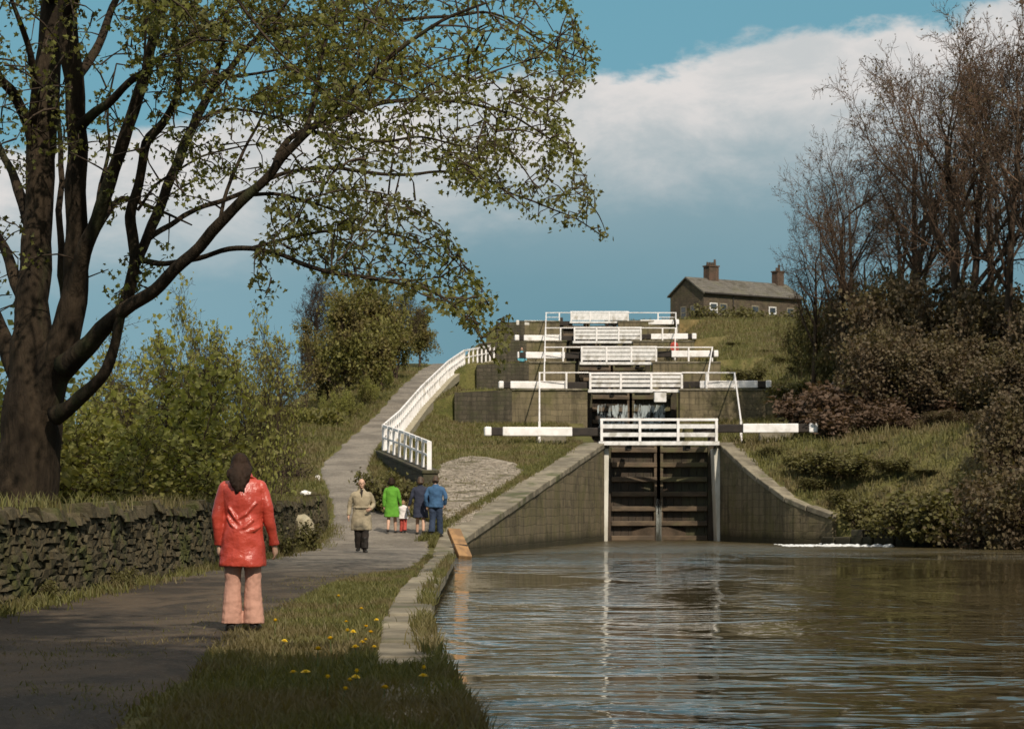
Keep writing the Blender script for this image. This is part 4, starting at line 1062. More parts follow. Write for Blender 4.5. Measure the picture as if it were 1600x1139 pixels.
    for L in limbs:
        pts = [P(a, b, D0 + o) for a, b, r, o in L]; rad = [max(r / s40 * (0.80 if r < 45 else 0.86), 0.012) for a, b, r, o in L]
        # smooth the path with Catmull-Rom
        PP, RR = [], []
        for i in range(len(pts) - 1):
            p0, p1, p2, p3 = pts[max(i - 1, 0)], pts[i], pts[i + 1], pts[min(i + 2, len(pts) - 1)]
            for k in range(4):
                u = k / 4
                q = 0.5 * ((2 * p1) + (p2 - p0) * u + (2 * p0 - 5 * p1 + 4 * p2 - p3) * u * u + (3 * p1 - p0 - 3 * p2 + p3) * u ** 3)
                r = rad[i] * (1 - u) + rad[i + 1] * u
                jit = Vector((mnoise.noise(q * 1.7), mnoise.noise(q * 1.7 + Vector((9, 0, 0))), mnoise.noise(q * 1.7 + Vector((0, 9, 0))))) * min(0.05, r * 0.5 + 0.015)
                PP.append(q + jit); RR.append(r * (1 + 0.10 * mnoise.noise(q * 2.3)))
        PP.append(pts[-1]); RR.append(rad[-1])
        mb.tube(PP, RR, 14 if rad[0] > 0.2 else 9 if rad[0] > .08 else 6)
        for p, r in zip(PP, RR):
            if r < 0.16: nodes.append(p)
    # root flare
    for a in range(6):
        th = a * 1.05 + 0.3; c = P(27, 790, D0); c.z = 0.2
        mb.tube([c + Vector((math.cos(th) * 1.5, math.sin(th) * 1.5, -.3)), c + Vector((math.cos(th) * .95, math.sin(th) * .95, .25)), c + Vector((math.cos(th) * .55, math.sin(th) * .55, 1.2))], [.12, .28, .2], 8)
    mb.build('trunk', M['bark'], t, smooth=True)
    # twigs grow towards points spread through the crown
    rng = np.random.default_rng(5)
    def inside(poly, x, y):
        c = np.zeros(len(x), bool); j = len(poly) - 1
        for i in range(len(poly)):
            xi, yi = poly[i]; xj, yj = poly[j]
            c ^= ((yi > y) != (yj > y)) & (x < (xj - xi) * (y - yi) / (yj - yi + 1e-9) + xi); j = i
        return c
    regs = [([(150, -70), (860, -70), (915, 60), (945, 95), (930, 125), (880, 150), (885, 205), (760, 285), (600, 262), (430, 225), (330, 180), (210, 120)], 1450, 1.9),
            ([(210, -60), (600, -60), (640, 120), (500, 190), (330, 150), (230, 90)], 950, 1.7),
            ([(690, 225), (880, 195), (925, 275), (958, 372), (900, 366), (800, 322), (690, 285)], 240, 1.1),
            ([(430, 300), (560, 285), (660, 315), (715, 380), (750, 440), (778, 480), (740, 505), (620, 452), (500, 428), (400, 385)], 400, 1.3),
            ([(700, 470), (780, 470), (805, 520), (775, 565), (745, 530)], 26, .5),
            ([(-60, -80), (150, -80), (160, 130), (120, 240), (-60, 330)], 240, 1.6),
            ([(-60, 330), (40, 330), (40, 470), (-60, 560)], 50, 1.2),
            ([(130, 130), (330, 130), (310, 330), (150, 330)], 95, 1.4),
            ([(160, 410), (270, 370), (240, 460), (170, 470)], 30, .8),
            ([(395, 385), (440, 385), (425, 470), (395, 465)], 16, .5),
            ([(-300, -520), (500, -520), (800, -200), (820, -70), (-300, -70)], 800, 2.6),
            ([(260, 200), (430, 225), (600, 262), (560, 290), (430, 300), (330, 290)], 75, 1.5)]
    att = []
    for poly, n, sd in regs:
        xs = np.array([p[0] for p in poly]); ys = np.array([p[1] for p in poly]); got = 0
        while got < n:
            x = rng.uniform(xs.min(), xs.max(), 4 * n); y = rng.uniform(ys.min(), ys.max(), 4 * n); k = inside(poly, x, y)
            # clumps: reject by noise so that gaps of sky remain
            k &= np.array([mnoise.noise(Vector((a * .014, b * .018, 1.7))) + 0.5 * mnoise.noise(Vector((a * .04, b * .05, 4.7))) for a, b in zip(x, y)]) > rng.uniform(-.75, .25, len(x))
            x, y = x[k][:n - got], y[k][:n - got]
            for a, b in zip(x, y): att.append((a, b, sd * rng.normal()))
            got += len(x)
    nod = np.array([tuple(p) for p in nodes]); 
    near_off = []
    A = []
    for (a, b, dz) in att:
        p0 = P(a, b, D0); 
        k = np.argmin((nod[:, 0] - p0.x) ** 2 + (nod[:, 2] - p0.z) ** 2)
        A.append(P(a, b, nod[k, 1] + dz))
    for k in range(1000):  # unseen crown reaching towards the camera, added to shade the trunk
        yy = rng.uniform(29.5, 37); A.append(Vector((rng.uniform(-13.5, -1.5), yy, CAMZ + .232 * yy + abs(rng.normal()) * 2.6 + .3)))
    A = np.array([tuple(p) for p in A])
    dist = np.array([np.min(((nod - p) ** 2).sum(1)) for p in A])
    cap = 60000; buf = np.zeros((cap, 3)); buf[:len(nod)] = nod; cnt = len(nod)
    S0, S1, R0, R1 = [], [], [], []; C = []
    for i in np.argsort(dist):
        p = A[i]; dd = ((buf[:cnt] - p) ** 2).sum(1); k = int(np.argmin(dd)); q = buf[k].copy(); L = math.sqrt(dd[k])
        if L < 0.03: C.append(p); continue
        n = max(2, int(L / 0.22)); side = rng.normal(size=3) * 0.10 * L + np.array([0, 0, 0.10 * L])
        prev = q; rr0 = min(0.030, 0.011 + 0.010 * L)
        for j in range(1, n + 1):
            u = j / n; x = q + (p - q) * u + side * 4 * u * (1 - u) * .5
            S0.append(prev); S1.append(x); R0.append(rr0 * (1 - .6 * (j - 1) / n)); R1.append(rr0 * (1 - .6 * u))
            if cnt < cap: buf[cnt] = x; cnt += 1
            if u > 0.55 and j < n and rng.random() < 0.25: C.append(x)
            prev = x
        C.append(p)
    V, Q = prisms(S0, S1, R0, R1, 4)
    off = np.array(ORG[t.name])
    link_mesh('twig', np_mesh('twig', V - off, [Q]), M['twig'], t)
    C = np.array(C)
    vis = C[:, 2] < CAMZ + 9.6
    m = np.where(vis & (C[:, 1] > 37), 6, 7)
    C2 = np.repeat(C, m, 0); C2 = C2 + rng.normal(size=C2.shape) * 0.085 - np.array([0, 0, 0.05])
    link_mesh('crown', palmate_mesh('crown', C2 - off, 0.082, rng, 0.55), M['leaf_syc'], t)
sycamore()

# ------------------------------------------------------------------ shrubs behind the wall, hill trees, wood on the right
pb = [proto_plant('shrub', 'x', 'shrub', CFG_BUSH, 31 + k, 4.6, 0.045, 7, 0.9, 'leaf_bush', nleaf=2000, lsize=0.12, lspread=0.08, trunkname='stem', crownname='foliage', lean=0.35) for k in range(2)]
pd = [proto_plant('shrub', 'x', 'shrub', CFG_BUSH, 41 + k, 2.6, 0.04, 10, 1.1, 'leaf_bush', nleaf=5200, lsize=0.12, lspread=0.17, trunkname='stem', crownname='foliage', lean=0.9) for k in range(2)]
LEFT = [  # px, d, top py, proto, width, label
    (150, 47, 520, pd[0], 1.25, 'broad leafy shrub just right of the big sycamore trunk'),
    (205, 52, 512, pb[0], 1.0, 'airy green shrub between the sycamore trunk and the taller saplings'),
    (262, 56, 452, pb[1], 0.8, 'tall thin stemmed shrub with sparse yellow tips under the sycamore branches'),
    (312, 60, 448, pb[0], 0.75, 'tall shrub with a pointed leafy top left of the woman in red'),
    (366, 62, 436, pb[1], 0.65, 'slender shrub whose leading shoot stands tallest behind the wall'),
    (398, 60, 470, pb[0], 0.55, 'narrow leafy sapling directly above the head of the woman in red'),
    (120, 52, 640, pd[1], 1.3, 'low dense shrub at the foot of the sycamore behind the wall'),
    (190, 46, 640, pd[0], 1.2, 'low rounded bush over the wall near the sycamore'),
    (235, 50, 625, pd[1], 0.9, 'wide low bush behind the middle of the stone wall'),
    (285, 53, 640, pd[0], 0.7, 'low bush behind the wall left of the woman in red'),
    (340, 56, 655, pd[1], 0.5, 'dark low bush just left of the head of the woman in red'),
    (215, 64, 570, pd[0], 0.9, 'hazy green bush deep behind the wall'),
    (300, 74, 655, pd[0], 1.2, 'spreading bush at the back of the scrub below the skyline gap'),
    (60, 60, 600, pd[1], 1.6, 'shadowy bush behind the sycamore trunk'),
]
hgt = {pb[0].name: 5.6, pb[1].name: 5.6, pd[0].name: 3.1, pd[1].name: 3.1}
def plant_height(p):
    z = 0
    for ch in [k for k in COL.objects if k.parent == p]:
        co = np.zeros(len(ch.data.vertices) * 3, np.float32); ch.data.vertices.foreach_get('co', co); z = max(z, np.percentile(co.reshape(-1, 3)[:, 2], 99.7))
    return float(z)
HG = {}
def put(pr, px_, d, top, wid, label, group, rz, name=None, cat=None):
    if pr.name not in HG: HG[pr.name] = plant_height(pr)
    q = P(px_, top, d); g = gz(q.x, d); h = q.z - g; sz = h / HG[pr.name]
    sxy = wid * (0.5 + 0.5 * min(1.5, max(.6, sz))) if sz > .6 else wid * max(.35, sz * 1.3)
    return place(pr, name, label, (q.x, d, g), rz, (sxy, sxy, sz), group, cat)
rr = random.Random(77)
for (a, d, tp, pr, w, lb) in LEFT: put(pr, a, d, tp, w, lb, 'shrubs behind the stone wall', rr.uniform(0, 6.28))
t = proto_plant('tree', 'slender tree trunk rising through the scrub behind the woman in red', 'tree', CFG_TREE, 61, 4.4, 0.13, 1, 0, 'leaf_bush', nleaf=1600, lsize=.12, lspread=.12)
put(t, 412, 63, 560, .45, t['label'], None, 1.0)

po = [proto_plant('tree', 'x', 'tree', CFG_TREE, 71 + k, 5.6, 0.15, 2, 0.3, 'leaf_olive', nleaf=7500, lsize=.20, lspread=.16, lean=.2) for k in range(2)]
pt = [proto_plant('bare_tree', 'x', 'tree', CFG_BARE, 81, 5.5, 0.13, 2, .3, None, twig='twig', bark='bark_far', lean=.3)]
HILL = [(512, 112, 500, po[0], .55, 'bushy olive tree at the lower end of the clump beside the hill path'),
        (540, 110, 458, po[1], .75, 'largest olive leaved tree of the clump left of the hill path'),
        (566, 116, 450, po[0], .85, 'olive tree in the middle of the clump left of the hill path'),
        (592, 124, 454, po[1], .7, 'olive tree between the middle of the clump and the path'),
        (622, 134, 462, po[0], .65, 'small olive tree near the upper end of the clump by the path'),
        (658, 146, 478, po[1], .65, 'last leafy tree of the clump where the path reaches the crest'),
        (540, 106, 605, pd[1], .5, 'dark shaded bush under the olive trees at the path edge'),
        (512, 106, 612, pd[0], .45, 'shaded bush at the lower end of the tree clump'),
        (572, 114, 585, pd[0], .5, 'brownish bush between the tree clump and the hill path'),
        (605, 127, 572, pd[1], .45, 'yellowish bush under the tree clump by the upper path')]
for (a, d, tp, pr, w, lb) in HILL: put(pr, a, d, tp, w, lb, 'trees and bushes left of the hill path', rr.uniform(0, 6.28))
for (a, d, tp, w, lb) in ((505, 118, 428, .8, 'bare twiggy tree standing above the lower end of the tree clump'), (585, 132, 440, .8, 'bare twiggy tree behind the middle of the tree clump'), (635, 142, 452, .7, 'bare twiggy tree behind the upper end of the tree clump'), (472, 110, 540, .5, 'thin bare sapling left of the tree clump')):
    put(pt[0], a, d, tp, w, lb, 'bare trees behind the hill clump', rr.uniform(0, 6.28))
t = proto_plant('tree', 'small round topped tree alone against the sky left of the hill clump', 'tree', CFG_TREE, 91, 4.8, 0.14, 1, 0, 'leaf_olive', nleaf=1500, lsize=.17, lspread=.14)
put(t, 432, 98, 522, .95, t['label'], None, 2.0)
# hedge on the brow
t = thing('hedge', 'low clipped dark hedge along the brow of the hill left of the path', 'hedge', P(500, 650, 108))
rng = np.random.default_rng(8)
C = []
for k in range(5200):
    u = rng.random(); px_ = 415 + u * 110; d = 112 - 10 * u; q = P(px_, 0, d); g = gz(q.x, d); top = P(px_, 641, d).z
    C.append((q.x + rng.normal() * .25, d + rng.normal() * .3, g - .1 + (max(top - g, .5) + .1) * rng.random() ** .8))
off = np.array(ORG[t.name]); link_mesh('foliage', leaves_mesh('foliage', np.array(C) - off, .18, rng), M['leaf_olive'], t)
mb = MB()
for k in range(14):
    u = k / 13; px_ = 415 + u * 110; d = 112 - 10 * u; q = P(px_, 0, d); g = gz(q.x, d); mb.tube([(q.x, d, g - .3), (q.x + .1, d, g + .7)], [.05, .03], 5)
mb.build('stem', M['bark_far'], t)

# dead log / twiggy heap on the grass slope
t = thing('brush_heap', 'brown heap of dead twigs on the grass slope above the stone wall', 'brush heap', P(455, 700, 80))
c = P(455, 700, 80); g0 = gz(c.x, 80); rb = random.Random(4); S = []
for k in range(140):
    a = rb.uniform(0, 6.28); p = Vector((c.x + rb.gauss(0, .35), 80 + rb.gauss(0, .35), g0 + abs(rb.gauss(0, .22)))); d_ = Vector((math.cos(a), math.sin(a), rb.uniform(-.2, .9))) * rb.uniform(.3, .8)
    S.append((p - d_ * .5, p + d_ * .5, .02, .01))
V, Q = prisms([s[0] for s in S], [s[1] for s in S], [s[2] for s in S], [s[3] for s in S], 4)
link_mesh('dead_twig', np_mesh('dead_twig', V - np.array(ORG[t.name]), [Q]), M['twig'], t)

# right hand wood
pw = [proto_plant('bare_tree', 'x', 'tree', CFG_BARE, 101 + k, 10.5, 0.26, 1 + (k == 1), .4, 'leaf_brown', twig='twig_brown', bark='bark_far', nleaf=700, lsize=.10, lspread=.2, lean=.25, crownname='bud_foliage') for k in range(3)]
WOOD = [(1262, 108, 300, 0, .62, 'smallest bare tree leaning out over the hillside beside the cottage'), (1322, 104, 190, 1, .8, 'bare twiggy tree second from the cottage side of the wood'),
        (1392, 100, 92, 2, .9, 'tall bare tree with upswept twigs at the near edge of the wood'), (1452, 104, 62, 0, .9, 'tall bare brown tree in the middle of the wood against the white cloud'),
        (1512, 98, 10, 1, 1.0, 'very tall bare tree reaching nearly to the top of the sky'), (1575, 96, -60, 2, 1.0, 'tallest bare tree at the edge of the photograph'),
        (1560, 110, 60, 0, .9, 'bare tree half hidden behind the tallest trees of the wood'), (1480, 116, 150, 2, .8, 'lower bare tree filling the back of the wood'),
        (1410, 118, 240, 1, .8, 'low spreading bare tree at the back of the wood'), (1340, 122, 330, 0, .7, 'low bare tree behind the brown thicket on the hillside'), (1640, 92, -40, 1, 1.0, 'bare tree partly cut off by the edge of the view')]
for (a, d, tp, k, w, lb) in WOOD: put(pw[k], a, d, tp, w, lb, 'bare trees of the wood', rr.uniform(0, 6.28))
pk = [proto_plant('thicket_bush', 'x', 'bush', CFG_BUSH, 111 + k, 3.9, 0.05, 12, 1.5, ['leaf_brown', 'leaf_moss'][k], nleaf=9000, lsize=.19, lspread=.22, trunkname='stem', crownname='foliage', lean=.7, twig='twig_brown') for k in range(2)]
THK = []
adj = ['tall', 'dense', 'tangled', 'broad', 'ragged', 'rounded']
for (a, d, tp, k) in [(1262, 118, 488, 1), (1290, 112, 462, 1), (1335, 108, 448, 0), (1372, 104, 430, 0), (1390, 102, 425, 0), (1435, 100, 440, 0), (1480, 99, 430, 0), (1525, 98, 450, 0), (1570, 96, 440, 0), (1612, 95, 460, 0),
                      (1355, 100, 520, 0), (1385, 98, 500, 0), (1412, 97, 520, 0), (1425, 95, 510, 0), (1470, 94, 540, 0), (1520, 93, 530, 0), (1565, 90, 560, 0), (1605, 88, 540, 0),
                      (1478, 88, 640, 0), (1545, 84, 640, 0), (1590, 80, 640, 0), (1305, 106, 545, 1), (1240, 132, 500, 1), (1600, 74, 720, 0), (1630, 78, 600, 0)]:
    THK.append((a, d, tp, k))
THK_L = ['greenish bush at the hill edge right below the cottage chimney', 'mossy green bush against the skyline right of the cottage', 'brown bush where the wood meets the hillside', 'tall brown thicket bush under the second bare tree',
         'tall brown thicket bush under the near edge of the wood', 'rounded brown bush low in the middle of the wood', 'brown bush between two tall bare trunks', 'ragged brown bush under the tallest bare trees', 'brown bush beneath the very tall bare tree at the edge', 'brown bush cut off by the picture edge under the wood',
         'brown bush beside the reddish bank at the lock end', 'wide brown bush above the reddish bank', 'dark bush above the reddish bank and below the wood', 'tangled dark bush in the heart of the thicket', 'dark low bush left of the little stream', 'dark bush above the little white stream', 'shadowed bush behind the little white stream', 'shadowed bush near the edge of the picture behind the stream',
         'low dark bush beside the top of the little stream', 'dark overhanging bush just above the stream bank', 'dark bush overhanging the bank at the edge of the water', 'mossy bush on the hillside next to the white beam end', 'far mossy bush in front of the cottage end', 'nearest dark bush hanging over the water at the edge of the picture', 'tall shadowed bush at the very edge of the picture']
for (a, d, tp, k), lb in zip(THK, THK_L): put(pk[k], a, d, tp, 0.4 if a < 1320 else 0.6 if a < 1400 else 0.9, lb, 'thicket bushes of the wood', rr.uniform(0, 6.28))
# reddish bracken and greener bank plants
pr_ = proto_plant('bracken', 'x', 'bracken', CFG_BUSH, 131, 1.5, .02, 12, 1.0, 'leaf_red', nleaf=3800, lsize=.17, lspread=.14, trunkname='stem', crownname='frond', lean=1.2, twig='twig_brown')
for (a, d, tp, w, lb) in [(1310, 96, 592, 1.5, 'reddish dead bracken clump next to the end of the lowest balance beam'), (1352, 97, 585, 1.6, 'reddish bracken clump in the middle of the rusty bank'), (1395, 96, 600, 1.6, 'reddish bracken clump under the dark thicket'), (1440, 94, 620, 1.6, 'rusty bracken clump fading into the dark thicket'),
                          (1330, 92, 630, 1.5, 'low reddish bracken above the green bank'), (1385, 91, 640, 1.5, 'low rusty bracken between the green bank and the thicket'), (1430, 89, 655, 1.4, 'lowest rusty bracken clump left of the stream')]:
    put(pr_, a, d, tp, w, lb, 'dead bracken on the bank', rr.uniform(0, 6.28))
pg = proto_plant('bank_bush', 'x', 'bush', CFG_BUSH, 141, 1.25, .02, 12, .9, 'leaf_moss', nleaf=3000, lsize=.13, lspread=.13, trunkname='stem', crownname='foliage', lean=1.1)
for (a, d, tp, w, lb) in [(1205, 90, 697, .9, 'small green bush behind the curved wing wall'), (1250, 88, 705, 1.1, 'green bush halfway along the curved wing wall'), (1300, 86.5, 708, 1.2, 'spreading green bush above the end of the curved wing wall'), (1350, 85, 712, 1.3, 'green bush in the middle of the overgrown bank'),
                          (1405, 84, 715, 1.3, 'mossy bush on the bank left of the stream foot'), (1450, 83, 735, 1.2, 'mossy bush at the foot of the stream'), (1330, 83.4, 765, 1.0, 'low mossy bush just above the water by the foam'), (1385, 81.5, 778, 1.1, 'low mossy bush hanging over the water right of the foam'), (1436, 79.5, 785, 1.1, 'low bush over the broken stone edging'), (1365, 88, 692, 1.5, 'rough bush along the top edge of the overgrown bank'), (1540, 80, 750, 1.7, 'rough bush right of the stream foot near the water'), (1500, 78, 765, 1.2, 'low green bush on the sunny slope below the stream'), (1275, 85.6, 745, 1.0, 'green bush close behind the lower coping of the curved wall')]:
    put(pg, a, d, tp, w * 1.15, lb, 'bushes on the far bank', rr.uniform(0, 6.28))
for (a, d, tp, w, lb) in [(1150, 150, 535, 1.3, 'low scrub bush on the slope just right of the second highest beam'), (1200, 140, 548, 1.6, 'scrub bush in the middle of the hillside below the cottage'), (1240, 130, 556, 1.6, 'scrub bush on the hillside near the edge of the wood'), (1175, 165, 528, 1.4, 'upper scrub bush on the slope under the garden wall'), (1225, 160, 522, 1.7, 'dense scrub bush high on the slope below the cottage end'), (1265, 120, 566, 1.5, 'scrub bush at the foot of the wood beside the grass slope'), (1185, 126, 574, 1.2, 'small scrub bush above the second lowest beam'), (1100, 186, 516, .9, 'tiny bush right of the topmost lock'), (1245, 112, 592, 1.3, 'scrub bush behind the end of the second lowest beam'), (1130, 172, 527, 1.0, 'small scrub bush on the slope by the highest locks')]:
    put(pg, a, d, tp, w, lb, 'scrub on the hillside', rr.uniform(0, 6.28))
for (a, d, tp, w, lb) in [(1110, 203, 480, 1.5, 'garden bush under the left windows of the cottage'), (1150, 203, 484, 1.6, 'largest garden bush in front of the cottage front wall'), (1190, 204, 490, 1.5, 'garden bush by the right windows of the cottage'), (1225, 200, 488, 2.0, 'bush hiding the right end of the cottage'), (1205, 190, 505, 2.0, 'bush on the straw coloured slope below the cottage'), (1130, 196, 503, 1.2, 'low bush on the slope just below the garden wall'), (1245, 178, 500, 2.2, 'bush at the right foot of the cottage slope')]:
    put(pg, a, d, tp, w, lb, 'bushes round the cottage', rr.uniform(0, 6.28))
# small growth at the towpath wall foot
for (a, d, tp, w, lb) in [(470, 57, 815, .7, 'leafy weeds round the pale boulder at the wall foot'), (420, 50, 822, .6, 'green weeds at the wall foot right of the woman in red'), (250, 36.5, 868, .5, 'nettle clump at the foot of the dry stone wall'), (180, 30, 885, .45, 'weed clump at the foot of the shaded part of the wall'), (60, 26, 905, .45, 'weeds under the darkest part of the wall'), (625, 70.5, 735, .8, 'weeds growing in front of the dark wall under the railing'), (650, 73, 752, .6, 'weeds at the near corner of the dark wall under the railing')]:
    put(pg, a, d, tp, w, lb, 'weeds along the towpath', rr.uniform(0, 6.28))
# the tree behind the photographer that shades the near path
CFG_SHADE = dict(CFG_TREE); CFG_SHADE['bare'] = [.42, .15, .1, 0]
t = proto_plant('shade_tree', 'leafy tree behind the viewpoint that shades the near towpath', 'tree', CFG_SHADE, 151, 20.0, .4, 1, 0, 'leaf_bush', nleaf=60000, lsize=.42, lspread=.6, lean=.02)
t.location = (-0.4, -4.6, 0.2); t.scale = (1.15, 1.15, 1.03)
t2 = copy_tree(t); t2.location = (-6.3, -4.5, 0.2); t2.rotation_euler = (0, 0, 2.2); t2.scale = (1.2, 1.2, 1.03)
t2['label'] = 'second leafy shading tree behind the viewpoint beside the stone wall'

# ------------------------------------------------------------------ grass
def grass():
    rng = np.random.default_rng(12)
    B, Hh, W = [], [], []
    def add(n, fx, hmin, hmax, w, keep=None):
        x, y = fx(n)
        if keep is not None:
            k = keep(x, y); x, y = x[k], y[k]
        z = ground_z(x, y)
        z = np.where((y < 61) & (x > xe(y) - .62) & (x < xe(y) + .1), .29, z)
        B.append(np.stack([x, y, z - .01], 1)); Hh.append(rng.uniform(hmin, hmax, len(x)) * rng.uniform(.5, 1, len(x))); W.append(np.full(len(x), w))
    def patchy(x, y, th=-0.15, sc=.9):
        return np.array([mnoise.noise(Vector((a * sc, b * sc, 2.2))) + .5 * mnoise.noise(Vector((a * sc * 3, b * sc * 3, 7.2))) for a, b in zip(x, y)]) > rng.uniform(th - .3, th + .3, len(x))
    vr = lambda y: xe(y) - 0.47
    def verge(n):
        y = 9 + 29 * rng.random(n) ** 1.25
        lf = np.interp(y, [9, 13, 16, 20, 26, 32, 36, 38], [-1.7, -1.9, -2.2, -2.45, -2.5, -2.55, -2.4, -2.0]); rt = vr(y) + .06
        return lf + (rt - lf) * rng.random(n), y
    add(62000, verge, .04, .13, .006, lambda x, y: patchy(x, y, -.35))
    def edge(n):   # fringe over the canal edge and between slabs
        y = 9.5 + 40 * rng.random(n) ** 1.5
        return xe(y) + rng.normal(0, .05, n) - .02, y
    add(11000, edge, .06, .2, .006, lambda x, y: patchy(x, y, .15, .8))
    def edgel(n):
        y = 9.5 + 40 * rng.random(n) ** 1.4
        return xe(y) - .49 + rng.normal(0, .045, n), y
    add(9000, edgel, .04, .12, .006, lambda x, y: patchy(x, y, 0, .8))
    def near_edge(n):
        y = 8.5 + 6.5 * rng.random(n); return xe(y) - .25 + rng.normal(0, .18, n), y
    add(6000, near_edge, .05, .13, .006, lambda x, y: patchy(x, y, .05, 1.1))
    def near_bank(n):
        y = 8.5 + 5.6 * rng.random(n); return xe(y) - .62 + .75 * rng.random(n), y
    add(6500, near_bank, .04, .10, .006, lambda x, y: patchy(x, y, .0, 1.0))
    def gravel_tuft(n):
        y = 66.5 + 20 * rng.random(n); l = np.interp(y, GY, GLx); r = np.interp(y, GY, GRx)
        u = rng.beta(.45, .45, n); return l + (r - l) * u + rng.normal(0, .1, n), y
    add(5000, gravel_tuft, .06, .22, .014, lambda x, y: patchy(x, y, .25, .7))
    def worn(n):
        y = 9.5 + 9 * rng.random(n); return -4.6 + 3.0 * rng.random(n), y
    add(26000, worn, .02, .09, .006, lambda x, y: patchy(x, y, .18, .8))
    def wallfoot(n):
        y = 14 + 53 * rng.random(n) ** 1.2; return -5.35 + np.abs(rng.normal(0, .22, n)), y
    add(15000, wallfoot, .06, .26, .009, lambda x, y: patchy(x, y, 0, .6))
    def walltop(n):
        y = 14 + 53 * rng.random(n) ** 1.2; return -6.2 - np.abs(rng.normal(0, .9, n)), y
    add(16000, walltop, .15, .8, .012)
    def pathedge(n):
        y = 12 + 26 * rng.random(n) ** 1.2; return np.interp(y, PY, PRx) + rng.normal(-.2, .42, n), y
    add(16000, pathedge, .03, .10, .006, lambda x, y: patchy(x, y, .1, .8))
    # hillside tufts
    def hill(n):
        y = 62 + 92 * rng.random(n) ** 1.3; l = np.interp(y, [62, 66, 72, 80, 92, 160], [-2.1, -2.0, -3.4, -4.2, -4.4, -3.0]); r = xe(y) - 1.0
        return l + (r - l) * rng.random(n), y
    def nogravel(x, y):
        g = (x > np.interp(y, GY, GLx) - .05) & (x < np.interp(y, GY, GRx) + .05) & (y > 66) & (y < 87)
        pth = (x < np.interp(y, PY, PRx)) & (x > np.interp(y, PY, PLx))
        return ~(g | pth)
    add(60000, hill, .06, .28, .016, nogravel)
    def wedge(n):
        y = 66 + 24 * rng.random(n); l = np.interp(y, PY, PRx) + .05; r = np.interp(y, [66, 75, 85, 90], [-2.2, -2.8, -4.9, -4.8])
        return l + (r - l) * rng.random(n), y
    add(14000, wedge, .12, .45, .016, nogravel)
    def lefthill(n):
        y = 64 + 80 * rng.random(n) ** 1.2; return np.interp(y, PY, PLx) - .05 - np.abs(rng.normal(0, 3.0, n)), y
    add(45000, lefthill, .08, .35, .018)
    def righthill(n):
        y = 78 + 110 * rng.random(n) ** 1.4; r = np.maximum(xr(y), 8.4) + .5; return r + 13 * rng.random(n) ** 1.2, y
    add(70000, righthill, .10, .50, .020)
    def fwall(n):
        y = 63 + 29 * rng.random(n); return xe(y) - 1.02 + rng.normal(0, .1, n), y
    add(6000, fwall, .1, .3, .014)
    nw = 9000; yw = 14 + 53 * rng.random(nw) ** 1.3; k = patchy(yw * 0 - 5.6, yw, .1, .7); yw = yw[k]; nw = len(yw)
    xw = -5.72 + rng.normal(0, .14, nw); B.append(np.stack([xw, yw, np.interp(yw, [13, 25, 45, 60, 68], [1.22, 1.27, 1.38, 1.48, 1.68]) + 0 * xw], 1)); Hh.append(rng.uniform(.08, .3, nw)); W.append(np.full(nw, .008))
    Bp = np.concatenate(B); h = np.concatenate(Hh)[:, None]; w = np.concatenate(W)[:, None]
    n = len(Bp); a = rng.uniform(0, 2 * math.pi, n); s = np.stack([np.cos(a), np.sin(a), np.zeros(n)], 1)
    b = rng.uniform(0, 2 * math.pi, n); ln = np.stack([np.cos(b), np.sin(b), np.zeros(n)], 1) * rng.uniform(.1, .75, n)[:, None]
    v0 = Bp - s * w; v1 = Bp + s * w; mid = Bp + ln * h * .35 + np.array([0, 0, 1]) * h * .6
    v2 = mid + s * w * .8; v3 = mid - s * w * .8; v4 = Bp + ln * h + np.array([0, 0, 1]) * h * .95
    V = np.stack([v0, v1, v2, v3, v4], 1).reshape(-1, 3); i = np.arange(n)[:, None] * 5
    Q = (i + [[0, 1, 2, 3]]).astype(np.int32); T = (i + [[3, 2, 4]]).astype(np.int32)
    o = link_mesh('grass', np_mesh('grass', V, [Q, T]), M['grass'])
    tag(o, 'green grass blades on the verge, wall foot and hillside', 'grass', kind='stuff')
grass()

